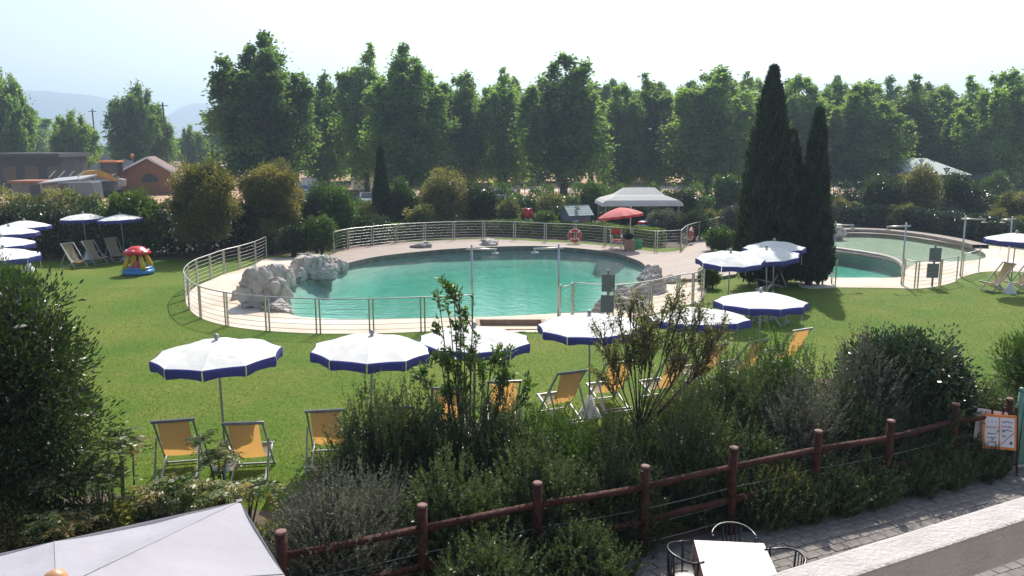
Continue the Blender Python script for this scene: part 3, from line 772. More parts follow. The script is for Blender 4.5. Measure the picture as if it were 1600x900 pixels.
# ------------------------------------------------------------------ umbrellas
def make_umbrella(h=2.3, r=1.07, rise=.25, panels=10):
    t = thing('beach_umbrella', 'x', 'umbrella')
    b = MB(); NA, NR = 4, 7
    for k in range(panels):
        V = []
        for i in range(NR + 1):
            rho = .02 + .98 * i / NR
            for j in range(NA + 1):
                u = j / NA; a = 2 * math.pi * (k + u) / panels; sag = math.sin(math.pi * u)
                ra = r * rho * (math.cos(math.pi / panels) / math.cos(2 * math.pi * (u - .5) / panels)) * (1 - .025 * sag * rho ** 4)
                z = h - .03 - rise * (.55 * rho + .45 * rho ** 2) - .02 * sag * rho + .018 * sag * rho ** 6
                V.append((ra * math.cos(a), ra * math.sin(a), z))
        b.add(V, [(i * (NA + 1) + j, i * (NA + 1) + j + 1, (i + 1) * (NA + 1) + j + 1, (i + 1) * (NA + 1) + j) for i in range(NR) for j in range(NA)])
    b.build('canopy', 'canopy_white', t, False)
    V = []; v = MB()
    for j in range(7):
        u = .015 + .97 * j / 6; a = 2 * math.pi * u / panels; sag = math.sin(math.pi * j / 6)
        ra = r * (math.cos(math.pi / panels) / math.cos(2 * math.pi * (u - .5) / panels)) * (1 - .025 * sag) + .004
        z = h - .03 - rise + .002 * sag + .004
        for q, (dr, dz) in enumerate(((0, 0), (.018, -.04), (.014, -.13), (.0 + .014 * math.sin(j * 2.2), -.18 + .025 * sag))):
            V.append(((ra + dr) * math.cos(a), (ra + dr) * math.sin(a), z + dz))
    v.add(V, [(j * 4 + q, j * 4 + q + 1, j * 4 + 5 + q, j * 4 + 4 + q) for j in range(6) for q in range(3)])
    vm = v.mesh('valance', 'canvas_blue', True)
    rm = MB().tube([(.03, 0, h - .06), (r * .5, 0, h - .06 - rise * .42), (r * .99, 0, h - .05 - rise)], .007, 5).mesh('rib', 'pole_grey')
    for k in range(panels):
        inst('valance', vm, t, (0, 0, 0), 2 * math.pi * k / panels); inst('rib', rm, t, (0, 0, 0), 2 * math.pi * k / panels)
    MB().tube([(0, 0, -.02), (0, 0, h - .02)], .021, 10).build('pole', 'pole_grey', t, True)
    f = MB(); f.lathe([(.02, -.03), (.045, -.01), (.05, .02), (.035, .055), (.008, .07)], 12, (0, 0, h)); f.build('finial', 'pole_grey', t, True)
    MB().tube([(r * .985, .0, h - .2 - rise), (r * .97, .03, h - .32 - rise), (r * .985, .01, h - .55 - rise)], .006, 5).build('cord', 'white_paint', t)
    sk = MB(); V = []
    for i, (rr, z) in enumerate(((.25, .0), (.2, .08), (.12, .22), (.055, .42), (.05, .45))):
        for k in range(18): 
            a = 2 * math.pi * k / 18; q = rr * (1 + .16 * math.sin(a * 5 + i) * (i < 4)); V.append((q * math.cos(a), q * math.sin(a), z))
    sk.add(V, [(i * 18 + k, i * 18 + (k + 1) % 18, (i + 1) * 18 + (k + 1) % 18, (i + 1) * 18 + k) for i in range(4) for k in range(18)])
    sk.build('base_cover', 'canopy_white', t, True)
    return t
umb = make_umbrella(); first = True; rg = random.Random(3)
UM = [('nearest white umbrella with blue valance, above the two orange deck chairs', 338, 524, 2.34, 0, 0),
      ('second white and blue umbrella of the front row, just left of the bushy young tree', 581, 517, 2.3, 0, 2),
      ('white and blue umbrella half hidden behind the bushy young tree', 741, 505, 2.26, 2, 0),
      ('white and blue umbrella with folded valance corner, left of the bare-stemmed shrub', 921, 486, 2.2, 0, 0),
      ('white and blue umbrella behind the bare-stemmed shrub', 1092, 474, 2.24, 3, -3),
      ('white and blue umbrella in front of the cypress shadows, right end of the front row', 1189, 451, 2.24, 0, -2),
      ('white and blue umbrella left of the cypresses by the deck corner', 1142, 389, 2.3, -2, 5),
      ('middle white and blue umbrella of the three before the cypresses', 1198, 384, 2.25, 0, 5),
      ('white and blue umbrella dappled by cypress shade, rightmost of the three', 1210, 373, 2.3, 2, 0),
      ('white umbrella at the left edge, standing farthest back before the hedge', 37, 342, 2.3, 0, 0),
      ('white umbrella at the left edge, just in front of the farthest one', 13, 351, 2.4, 0, 0),
      ('white umbrella at the left edge, third towards the viewer', 2, 367, 2.4, 0, 0),
      ('white umbrella at the left edge, lowest, behind the dark leafy bush', 4, 384, 2.4, 0, 0),
      ('white and blue umbrella over the deck chairs before the dark hedge', 129, 331, 2.32, 0, 0),
      ('white umbrella tilted beside the big olive shrub, left lawn', 187, 332, 2.3, 0, 3),
      ('white and blue umbrella at the right edge by the small pool', 1589, 361, 2.35, 0, 0)]
cano = [c for c in umb.children if c.name.startswith('canopy')][0].data
variants = [cano]
for k in range(1, 6):
    me = cano.copy(); me.name = 'canopy'
    for v in me.vertices:
        rr = math.hypot(v.co.x, v.co.y); v.co.z += (.035 * noise.noise(Vector((v.co.x * 2.2, v.co.y * 2.2, k * 7.3))) + .014 * noise.noise(Vector((v.co.x * 6, v.co.y * 6, k * 3.1)))) * min(1, rr * 1.4) * max(0, 1.04 - rr) * 2.2
    variants.append(me)
for iu, (lab, px, ay, z, tx, ty) in enumerate(UM):
    o = umb if first else copy_tree(umb); first = False
    [c for c in o.children if c.name.startswith('canopy')][0].data = variants[(iu + 1) % 6]
    tx += rg.uniform(-1.2, 1.2); ty += rg.uniform(-1., 1.)
    p = G(px, ay, z + .04); o.location = (p.x, p.y, 0); s = z / 2.3
    o.scale = (1, 1, s); o.rotation_euler = (math.radians(tx), math.radians(ty), rg.uniform(0, 6.28))
    ap = o.rotation_euler.to_matrix() @ Vector((0, 0, z)); o.location = (p.x - ap.x, p.y - ap.y, 0)
    tag(o, lab, 'umbrella', 'white beach umbrellas with blue valance')

# ------------------------------------------------------------------ deck chairs
def make_chair():
    t = thing('deck_chair', 'x', 'deck chair'); W = .31; m = 'chair_frame'
    rail = MB().bar((0, -.46, 1.1), (0, .42, .02), .03, .045).mesh('back_rail', m, False, .005)
    seat = MB().bar((0, .52, .37), (0, -.4, .02), .03, .045).mesh('seat_rail', m, False, .005)
    prop = MB().bar((0, -.14, .7), (0, -.56, .02), .028, .04).mesh('prop_leg', m, False, .005)
    for s in (-1, 1):
        inst('back_rail', rail, t, (s * W, 0, 0)); inst('seat_rail', seat, t, (s * (W - .035), 0, 0)); inst('prop_leg', prop, t, (s * (W + .035), 0, 0))
    MB().bar((-W - .03, -.465, 1.095), (W + .03, -.465, 1.095), .05, .05).build('top_bar', m, t, False, .008)
    MB().bar((-W, .52, .37), (W, .52, .37), .035, .05).build('front_bar', m, t, False, .006)
    for y, z in ((.40, .045), (-.38, .045), (-.545, .045)):
        MB().bar((-W - .03, y, z), (W + .03, y, z), .03, .03).build('cross_bar', m, t)
    V = []; N = 14
    for i in range(N + 1):
        u = i / N; a, c, b = Vector((0, -.46, 1.09)), Vector((0, -.06, -.04)), Vector((0, .52, .385))
        p = a * (1 - u) ** 2 + c * 2 * u * (1 - u) + b * u * u
        for j in range(5):
            x = -.245 + .1225 * j; V.append((x, p.y, p.z - .015 * (1 - (x / .245) ** 2)))
    MB().add(V, [(i * 5 + j, i * 5 + j + 1, i * 5 + 6 + j, i * 5 + 5 + j) for i in range(N) for j in range(4)]).build('sling', 'sling', t, True)
    return t
ch = make_chair(); first = True
CH = [('orange deck chair left of the nearest umbrella pole', 285, 738, 13), ('orange deck chair right of the nearest umbrella pole', 394, 742, 7),
      ('orange deck chair left of the second umbrella, partly behind rosemary', 515, 720, 8), ('deck chair mostly hidden by rosemary, only its top bar showing, below second umbrella', 622, 714, 4),
      ('deck chair behind the young bushy tree, only its top bar showing', 704, 680, 2), ('orange deck chair right of the young bushy tree', 785, 668, 6),
      ('deck chair half in shade, left of the fourth umbrella pole', 876, 652, 24), ('sunlit orange deck chair right of the fourth umbrella pole', 951, 634, 20),
      ('orange deck chair seen through the bare-stemmed shrub', 1036, 628, 26), ('orange deck chair right of the bare-stemmed shrub', 1096, 604, 30),
      ('deck chair behind the rosemary below the cypress shadow, top bar only', 1160, 596, 30), ('deck chair with pale top bar above the big shrub, in umbrella shade', 1228, 575, 28),
      ('deck chair in shade directly under the right front umbrella', 1176, 497, 62), ('deck chair in shade, right half under the right front umbrella', 1206, 506, 230),
      ('deck chair leaning between the front umbrella and the cypresses', 1203, 450, 120), 
      ('deck chair farthest left on the back lawn', 118, 418, 243), ('deck chair second from the left before the hedge', 150, 413, 243),
      ('deck chair left of the inflatable pool', 182, 408, 228), ('deck chair directly behind the inflatable pool', 218, 404, 222),
      ('pale deck chair at the right edge of the lawn by the small pool', 1556, 455, 100), ('deck chair farthest right, cut by the picture edge', 1594, 455, 100)]
for lab, px, by, rz in CH:
    o = ch if first else copy_tree(ch); first = False
    p = G(px, by); o.location = (p.x, p.y, 0); o.rotation_euler = (0, 0, math.radians(rz)); tag(o, lab, 'deck chair', 'sling deck chairs on the lawn')

# ------------------------------------------------------------------ things round the pool
def life_ring(label, px, py, Yp, rz):
    p = AT(px, py, Yp); t = thing('life_ring', label, 'life ring', p, rz, 'orange life rings on the railing')
    pts = [(math.cos(a) * .29, 0, math.sin(a) * .29) for a in [2 * math.pi * k / 28 for k in range(28)]]
    MB().tube(pts, .085, 10, closed=True).build('ring', 'life_orange', t, True)
    for k in range(4):
        a = math.pi / 4 + k * math.pi / 2
        MB().tube([(math.cos(a + d) * .29, 0, math.sin(a + d) * .29) for d in (-.12, 0, .12)], .09, 10).build('white_band', 'white_paint', t, True)
    MB().tube([(math.cos(a) * .39, 0, math.sin(a) * .39) for a in [2 * math.pi * k / 24 for k in range(24)]], .01, 5, closed=True).build('rope', 'white_paint', t)
pr = G(899, 380, ZD); life_ring('orange life ring on the rear railing, left of the red chair', 898, 368, pr.y - .16, 0)
pr = G(1079, 380, ZD); life_ring('orange life ring seen edge-on on the curved railing right of the deck', 1080, 366, pr.y - .25, math.radians(66))

# folding director's chair
p = G(963, 388, ZD); t = thing('director_chair', 'red and white folding chair on the deck under the red parasol', 'chair', p, math.radians(4))
for s in (-1, 1):
    MB().bar((s * .28, -.22, 0), (s * .28, -.22, .62), .035, .035).build('leg', 'white_paint', t)
    MB().bar((s * .28, .22, 0), (s * .28, .22, 1.02), .035, .035).build('leg', 'white_paint', t)
    MB().bar((s * .29, -.26, .64), (s * .29, .24, .64), .06, .03).build('armrest', 'white_paint', t)
    MB().bar((s * .28, -.26, .02), (s * .28, .26, .02), .035, .035).build('foot_rail', 'white_paint', t)
for y in (-.2, .2):
    MB().bar((-.27, y, .04), (.27, y, .42), .03, .025, (0, 1, 0)).build('cross_leg', 'white_paint', t); MB().bar((.27, y + .03, .04), (-.27, y + .03, .42), .03, .025, (0, 1, 0)).build('cross_leg', 'white_paint', t)
MB().box((0, 0, .44), (.52, .44, .02)).build('seat', 'red_fabric', t, False, .006)
MB().box((0, .22, .88), (.56, .03, .25)).build('backrest', 'red_fabric', t, False, .006)
# red parasol
p = G(984, 389, ZD); t = thing('red_parasol', 'faded red parasol shading the chair on the pool deck', 'parasol', p, 0)
hh = zat(323, p.y) - ZD; b = MB(); pr_ = []
NP = 12; V = []
for i in range(7):
    rho = .03 + .97 * i / 6
    for k in range(NP * 4):
        u = (k % 4) / 4; a = 2 * math.pi * k / (NP * 4); sg = math.sin(math.pi * u)
        ra = 1.2 * rho * (1 - .05 * sg * rho ** 3); V.append((ra * math.cos(a), ra * math.sin(a), hh - .03 - .42 * (.35 * rho + .65 * rho ** 2) - .03 * sg * rho + ra * math.cos(a) * .0))
n4 = NP * 4
b.add(V, [(i * n4 + k, i * n4 + (k + 1) % n4, (i + 1) * n4 + (k + 1) % n4, (i + 1) * n4 + k) for i in range(6) for k in range(n4)])
c_ = b.build('canopy', 'pink_fabric', t); c_.rotation_euler = (math.radians(-4), math.radians(-7), 0); c_.location = (-.3, .0, .0)
fr = MB(); e = V[-n4:]
fr.add([q for q in e] + [(q[0] * 1.0, q[1] * 1.0, q[2] - .12) for q in e], [(k, (k + 1) % n4, n4 + (k + 1) % n4, n4 + k) for k in range(n4)])
f_ = fr.build('valance', 'red_fabric', c_)
MB().tube([(0, 0, 0), (0, 0, hh)], .024, 8).build('pole', 'white_paint', t, True)
# boxes, bin and bag beside the red chair
p = G(985, 391, ZD); t = thing('cardboard_box', 'brown box between the red chair and the green bin', 'box', p, .1)
MB().box((0, .2, .25), (.5, .4, .5)).build('body', 'cardboard', t, False, .01); MB().box((0, .2, .51), (.52, .42, .02)).build('lid', 'cardboard', t)
p = G(998, 389, ZD); t = thing('plastic_bin', 'green plastic bin next to the brown box on the deck', 'bin', p, .15)
MB().add([(-.17, .0, 0), (.17, .0, 0), (.17, .3, 0), (-.17, .3, 0), (-.22, -.05, .46), (.22, -.05, .46), (.22, .35, .46), (-.22, .35, .46)], [(3, 2, 1, 0), (0, 1, 5, 4), (1, 2, 6, 5), (2, 3, 7, 6), (3, 0, 4, 7)]).build('body', 'plastic_green', t)
MB().tube([(-.22, -.05, .46), (.22, -.05, .46), (.22, .35, .46), (-.22, .35, .46)], .02, 6, closed=True).build('rim', 'plastic_green', t)
p = G(982, 390, ZD); t = thing('black_bag', 'black bag lying on the brown box by the red chair', 'bag', (p.x, p.y + .2, ZD + .52))
b = MB(); b.ball((0, 0, .16), .3, 14, 9, (1., .65, .6)); b.build('body', 'cloth_black', t, True); MB().tube([(-.12, 0, .3), (-.1, 0, .44), (.1, 0, .44), (.12, 0, .3)], .015, 5).build('handle', 'cloth_black', t)
p = G(974, 391, ZD); t = thing('towel', 'pale crumpled towel on the deck beside the red chair', 'towel', p)
b = MB(); V = []; R = np.random.default_rng(8)
for i in range(9):
    for j in range(7): V.append(((i - 4) * .07, (j - 3) * .06, .02 + .06 * abs(noise.noise(Vector((i * .7, j * .8, 3)))) + (.04 if 2 < i < 6 else 0)))
b.add(V, [(i * 7 + j, i * 7 + j + 1, i * 7 + 8 + j, i * 7 + 7 + j) for i in range(8) for j in range(6)]).build('cloth', 'white_paint', t, True)

# white gazebo behind the hedge
p = G(1002, 366); Yg = p.y; s = mpp(320, Yg); t = thing('gazebo', 'white fabric gazebo with raised vent top behind the pool hedge', 'gazebo', (AT(1002, 320, Yg).x, Yg + 1.4, 0), math.radians(3))
ze, zt, zv = zat(322, Yg), zat(305, Yg + 1.), zat(293, Yg + 1.4); hx, hy = 64 * s, 1.6
def ring(x, y, z, n=5):
    out = []
    for a, b_ in (((-x, -y), (x, -y)), ((x, -y), (x, y)), ((x, y), (-x, y)), ((-x, y), (-x, -y))):
        for k in range(n):
            u = k / n; q = [a[0] + (b_[0] - a[0]) * u, a[1] + (b_[1] - a[1]) * u]; out.append((q[0], q[1], z))
    return out
b = MB(); RR = [ring(hx, hy, ze), ring(hx * .98, hy * .97, ze + .2), ring(hx * .9, hy * .9, ze + .36), ring(hx * .62, hy * .55, zt), ring(hx * .56, hy * .4, zt + .05)]
V = [q for r_ in RR for q in r_]; n = 20
b.add(V, [(i * n + k, i * n + (k + 1) % n, (i + 1) * n + (k + 1) % n, (i + 1) * n + k) for i in range(4) for k in range(n)]); b.build('roof', 'canopy_grey', t)
b = MB(); b.add([(-hx * .6, -.75, zt + .02), (hx * .6, -.75, zt + .02), (hx * .6, .75, zt + .02), (-hx * .6, .75, zt + .02), (-hx * .38, 0, zv), (hx * .42, 0, zv)], [(0, 1, 5, 4), (2, 3, 4, 5), (1, 2, 5), (3, 0, 4)]); b.build('vent_roof', 'canopy_grey', t)
lm = MB().tube([(0, 0, 0), (0, 0, ze + .1)], .03, 8).mesh('leg', 'pole_grey', True)
for sx in (-1, 1):
    for sy in (-1, 1): inst('leg', lm, t, (sx * (hx - .25), sy * (hy - .2), 0))
MB().tube(ring(hx - .25, hy - .2, ze + .05), .02, 5, closed=True).build('eaves_bar', 'pole_grey', t)
# playhouse
p = G(902, 369); Yh = p.y; s = mpp(340, Yh); t = thing('playhouse', 'small childrens playhouse with pale shingle roof behind the hedge', 'playhouse', (AT(900, 340, Yh).x, Yh, 0), math.radians(24))
zw, za = zat(334, Yh), zat(321, Yh); a = .62
MB().box((0, 0, zw / 2), (1.5, 1.1, zw)).build('wall', 'play_wall', t, False, .01)
MB().prism([(-.55, zw), (.55, zw), (0, za - .05)], 'x', -.74, .74).build('gable', 'play_wall', t)
for sy in (-1, 1):
    sh = za - zw; L = math.hypot(.7, sh)
    for k in range(5):
        u0, u1 = k / 5, (k + 1) / 5 + .03
        MB().add([(-.86, sy * .72 * (1 - u0), zw - .08 + (za - zw + .08) * u0 + .03), (.86, sy * .72 * (1 - u0), zw - .08 + (za - zw + .08) * u0 + .03), (.86, sy * .72 * (1 - u1), zw - .08 + (za - zw + .08) * u1 + .015), (-.86, sy * .72 * (1 - u1), zw - .08 + (za - zw + .08) * u1 + .015)], [(0, 1, 2, 3)]).build('shingle_row', 'shingle', t)
MB().box((-.1, -.36, za - .13), (.22, .3, .06), Matrix.Rotation(.45, 3, 'X')).build('skylight', 'rubber', t)
MB().box((.35, -.56, zw * .42), (.5, .04, zw * .8)).build('door', 'play_brown', t, False, .01); MB().box((-.35, -.56, zw * .58), (.42, .04, .45)).build('shutter', 'car_white', t, False, .01)
MB().box((.76, .1, zw * .55), (.04, .5, .5)).build('window', 'play_brown', t, False, .01)
# red toy on green stand
p = G(825, 366); t = thing('garden_toy', 'red round toy with two bumps on a green base behind the hedge', 'toy', p)
z0 = zat(342, p.y); z1 = zat(325, p.y)
MB().tube([(0, 0, 0), (0, 0, z0)], [.26, .24], 10).build('base', 'plastic_green', t, True)
b = MB(); b.ball((0, 0, (z0 + z1) / 2 - .02), (z1 - z0) * .5, 14, 9, (.95, .75, 1)); b.build('body', 'plastic_red', t, True)
for sx in (-1, 1): MB().ball((sx * .16, -.12, z1 - .08), .1, 10, 7).build('bump', 'plastic_red', t, True)
# coloured toys on the table under the gazebo
p = G(1020, 372); t = thing('toy_table', 'low table of coloured pool toys under the gazebo', 'table', (p.x - .2, p.y, 0)); zt_ = zat(351, p.y)
MB().box((0, 0, zt_), (1.4, .6, .04)).build('table_top', 'plastic_blue', t, False, .01)
for sx in (-1, 1):
    for sy in (-1, 1): MB().bar((sx * .6, sy * .24, 0), (sx * .6, sy * .24, zt_), .05, .05).build('leg', 'white_paint', t)
def toy(name, label, dx, mb, mat): 
    o = mb.build(name, mat, None, True); o.location = (p.x - .2 + dx, p.y, zt_ + .02); tag(o, label, 'toy', 'pool toys under the gazebo')
toy('swim_ring', 'red and pink swim ring lying on the toy table', -.42, MB().tube([(math.cos(a) * .26, math.sin(a) * .2, .1) for a in [k * .4 for k in range(16)]], .09, 8, closed=True), 'plastic_red')
toy('swim_mattress', 'light blue rolled air mattress on the toy table', -.02, MB().tube([(-.3, .1, .16), (.25, .1, .2)], .12, 10), 'plastic_blue')
b = MB(); b.lathe([(.1, 0), (.13, .12), (.11, .3), (.13, .42), (.09, .52)], 10); b.tube([(-.1, 0, .4), (-.14, 0, .72)], [.05, .03], 8); b.tube([(.1, 0, .4), (.14, 0, .72)], [.05, .03], 8)
toy('inflatable_toy', 'upright lime green inflatable with two tips under the gazebo', .3, b, 'lime_plastic')
toy('beach_cushion', 'pale green and white cushion at the end of the toy table', .58, MB().ball((0, 0, .1), .2, 12, 7, (1, .8, .5)), 'tent_pale')
# inflatable paddling pool with mushroom roof
p = G(206, 432); t = thing('inflatable_pool', 'inflatable paddling pool with red mushroom roof and yellow legs', 'paddling pool', (p.x, p.y + .65, 0))
def ringp(r, z, n=28): return [(math.cos(2 * math.pi * k / n) * r, math.sin(2 * math.pi * k / n) * r, z) for k in range(n)]
MB().tube(ringp(.55, .12), .125, 10, closed=True).build('base_ring', 'plastic_blue', t, True)
MB().tube(ringp(.53, .27), .08, 10, closed=True).build('upper_ring', 'plastic_blue', t, True)
MB().lathe([(.5, .05), (.5, .07)], 24).build('floor', 'sign_white', t)
for k in range(4):
    a = math.pi / 4 + k * math.pi / 2; c, s_ = math.cos(a), math.sin(a)
    MB().tube([(c * .55, s_ * .55, .24), (c * .52, s_ * .52, .45), (c * .42, s_ * .42, .72), (c * .33, s_ * .33, .92)], [.12, .11, .085, .07], 10).build('leg', 'plastic_yellow', t, True)
MB().lathe([(.36, .88), (.56, .9), (.6, .95), (.52, 1.03), (.4, 1.1), (.3, 1.18), (.22, 1.22), (.02, 1.24)], 22).build('mushroom_roof', 'plastic_red', t, True)
for k in range(7):
    a = .3 + k * .9; MB().ball((math.cos(a) * .45, math.sin(a) * .45, 1.07), .065, 8, 5, (1, 1, .5)).build('white_spot', 'white_paint', t, True)
def ftoy(name, label, dx, dy, mb, mat):
    o = mb.build(name, mat, None, True); o.location = (p.x + dx, p.y + .65 + dy, .07); tag(o, label, 'ball', 'toys in the inflatable pool')
ftoy('beach_ball', 'red and white ball inside the inflatable pool', .06, -.15, MB().ball((0, 0, .3), .2, 14, 9, (1, 1, 1.25)), 'pink_fabric')
ftoy('toy_ball', 'small orange ball left of the red one inside the inflatable pool', -.2, -.1, MB().ball((0, 0, .2), .14, 12, 8), 'orange_paint')

# ================================================================== foreground: wooden fence, terrace, balcony
t = thing('wooden_fence', 'red-brown round-post timber fence between shrubs and terrace', 'fence', FENCE[0])
o0 = FENCE[0]; tops = [829, 788, 753, 727, 698, 672, 656, 630, 622]
PT = []
for i, (q, ty) in enumerate(zip(FENCE, tops)):
    h = max(1.05, min(1.4, zat(ty, q.y))); b = q - o0
    o = MB().tube([b + Vector((0, 0, -.05)), b + Vector((0, 0, h * .5)), b + Vector((.0, 0, h - .03))], [.066, .064, .062], 14).build('post', 'fence_wood', t, True)
    MB().lathe([(.064, -.03), (.062, -.005), (.045, .004)], 14, b + Vector((0, 0, h))).build('post_cap', 'fence_cap', o)
    PT.append((b, h))
R = random.Random(4)
for i in range(len(PT) - 1):
    (a, ha), (b, hb) = PT[i], PT[i + 1]
    for f in (.77, .4):
        k = (a + b) / 2
        MB().tube([a + Vector((0, 0, ha * f)), k + Vector((0, 0, (ha + hb) / 2 * f + R.uniform(-.01, .012))), b + Vector((0, 0, hb * f))], [.048, .047, .045], 10).build('rail', 'fence_wood', t, True)
    for zz in (1.02, .72, .48, .22):
        MB().tube([a + fn * .0 + Vector((0, 0, min(zz, ha - .05))), (a + b) / 2 + Vector((0, 0, zz - .012)), b + Vector((0, 0, min(zz, hb - .05)))], .0028, 4).build('wire', 'steel_dull', t)

# big square terrace parasol, lower left
ze, za = 2.42, 2.74
c0 = G(375, 783, ze); c1 = G(85, 846, ze); ux = (c1 - c0).normalized(); hs = (c1 - c0).length
uy = Vector((-ux.y, ux.x, 0)); 
if uy.y > 0: uy = -uy
cen = c1 + uy * hs
t = thing('terrace_parasol', 'large square off-white parasol over the terrace, seen from above', 'parasol', (cen.x, cen.y, 0))
ring8 = [-ux * hs - uy * hs, -uy * hs * 1., ux * hs - uy * hs, ux * hs, ux * hs + uy * hs, uy * hs, -ux * hs + uy * hs, -ux * hs]
NR = 16; NA = 16
for k in range(8):
    A, B = ring8[k], ring8[(k + 1) % 8]; V = []
    for i in range(NR + 1):
        rho = i / NR
        for j in range(NA + 1):
            u = j / NA; q = A.lerp(B, u) * (.015 + .985 * rho); sg = math.sin(math.pi * u)
            z = za - (za - ze) * rho - .075 * sg * rho * (1 - .55 * rho) - .012 * rho * math.sin(rho * 9 + u * 5) * sg - .016 * sg * rho * noise.noise(Vector((q.x * 3.2 + q.y * 1.1, q.y * 1.3 - q.x, k * 2.)))
            V.append((q.x, q.y, z))
    MB().add(V, [(i * (NA + 1) + j, i * (NA + 1) + j + 1, (i + 1) * (NA + 1) + j + 1, (i + 1) * (NA + 1) + j) for i in range(NR) for j in range(NA)]).build('canopy_panel', 'canopy_terrace', t, True)
    MB().tube([ring8[k] * .03 + Vector((0, 0, za - .05)), ring8[k] * .985 + Vector((0, 0, ze - .03))], .018, 6).build('rib', 'wood_ball', t)
    MB().tube([ring8[k] * .02 + Vector((0, 0, za + .004)), ring8[k] * .5 + Vector((0, 0, (za + ze) / 2 + .004)), ring8[k] * 1. + Vector((0, 0, ze + .003))], .004, 4).build('seam', 'pole_grey', t)
    MB().add([tuple(A + Vector((0, 0, ze))), tuple(B + Vector((0, 0, ze))), tuple(B * 1.003 + Vector((0, 0, ze - .12))), tuple(A * 1.003 + Vector((0, 0, ze - .12)))], [(0, 1, 2, 3)]).build('valance', 'canopy_terrace', t)
for k in (0, 2, 4, 6):
    q = ring8[k]; MB().box(q * .995 + Vector((0, 0, ze + .006)), (.05, .05, .014), Matrix.Rotation(math.atan2(ux.y, ux.x), 3, 'Z')).build('corner_pocket', 'board_grey', t)
MB().tube([(0, 0, 0), (0, 0, za)], .035, 12).build('pole', 'wood_ball', t, True)
b = MB(); b.lathe([(.03, -.02), (.04, .0), (.075, .04), (.08, .075), (.06, .115), (.01, .14)], 16, (0, 0, za)); b.build('finial', 'wood_ball', t, True)
MB().lathe([(.35, 0), (.35, .05), (.1, .09), (.06, .3)], 20).build('base', 'concrete', t)

# table with cloth, and the three black chairs round it
q4 = [G(1094, 844, .76), G(1203, 858, .76), G(1207, 893, .76), G(1090, 898, .76)]
c = sum(q4, Vector()) / 4; ax = ((q4[1] - q4[0]) + (q4[2] - q4[3])).normalized(); rz = math.atan2(ax.y, ax.x)
t = thing('terrace_table', 'square cafe table with pale top cloth below the balcony', 'table', (c.x, c.y, .04), rz); hw = .42
for sx in (-1, 1):
    for sy in (-1, 1): MB().bar((sx * .34, sy * .34, 0), (sx * .34, sy * .34, .68), .045, .045).build('leg', 'black_metal', t)
MB().box((0, 0, .69), (hw * 2 - .02, hw * 2 - .02, .03)).build('table_top', 'play_brown', t, False, .006)
V = []; n = 40
for i in range(4):
    for k in range(n // 4 * 4):
        u = k / n * 4; sd = int(u); f = u - sd; cr = [(-1, -1), (1, -1), (1, 1), (-1, 1)]; a_, b_ = cr[sd], cr[(sd + 1) % 4]
        x, y = a_[0] + (b_[0] - a_[0]) * f, a_[1] + (b_[1] - a_[1]) * f; z = [.708, .704, .56, .44][i]; e = [1, 1.012, 1.03, 1.05][i] + (i > 1) * .035 * math.sin(k * 1.9) * (i - 1)
        V.append((x * hw * e, y * hw * e, z - (i == 3) * .05 * math.sin(math.pi * f)))
b = MB(); b.add(V, [(i * n + k, i * n + (k + 1) % n, (i + 1) * n + (k + 1) % n, (i + 1) * n + k) for i in range(3) for k in range(n)] + [tuple(range(n))]); b.build('under_cloth', 'table_cloth', t, False)
V = []; 
for i in range(13):
    for j in range(13):
        x, y = -hw + hw * 2 * i / 12, -hw + hw * 2 * j / 12; fold = .007 * math.exp(-((y + .02 - .05 * x) / .012) ** 2)
        V.append((x * 1.012, y * 1.012, .7125 + fold + .003 * noise.noise(Vector((x * 6, y * 6, 1)))))
MB().add(V, [(i * 13 + j, i * 13 + j + 1, (i + 1) * 13 + j + 1, (i + 1) * 13 + j) for i in range(12) for j in range(12)]).build('top_cloth', 'table_top', t, True)
def cafe_chair():
    t = thing('cafe_chair', 'x', 'chair'); pts = []
    for k in range(15):
        a = math.radians(-20 + 220 * k / 14); pts.append((math.cos(a) * .27, -math.sin(a) * .26, .76 - .05 * abs(math.cos(a)) ** 3))
    MB().tube(pts, .014, 8).build('back_rail', 'black_metal', t, True)
    for a in (-.05, 1.15, 2., 3.2):
        x, y = math.cos(a) * .27, -math.sin(a) * .26
        MB().tube([(x * .75, y * .75 + .02, 0), (x * .92, y * .92, .43), (x, y, .74)], .013, 8).build('leg', 'black_metal', t, True)
    for a in (1.35, 1.57, 1.79):
        MB().tube([(math.cos(a) * .24, -math.sin(a) * .24, .45), (math.cos(a) * .265, -math.sin(a) * .255, .75)], .008, 6).build('back_slat', 'black_metal', t, True)
    MB().lathe([(.2, .42), (.235, .425), (.235, .445), (.2, .455)], 20).build('seat', 'black_metal', t, True)
    return t
cc = cafe_chair(); first = True
for lab, px, py, rz_ in (('black tubular chair on the left of the cafe table', 1077, 862, math.radians(-82)), ('black tubular chair behind the cafe table, towards the fence', 1147, 836, math.radians(172)), ('black tubular chair right of the cafe table, partly behind the balcony rail', 1222, 874, math.radians(100))):
    o = cc if first else copy_tree(cc); first = False
    p = G(px, py, .76); o.location = (p.x, p.y, .04); o.rotation_euler = (0, 0, rz_); tag(o, lab, 'chair', 'black cafe chairs round the table')

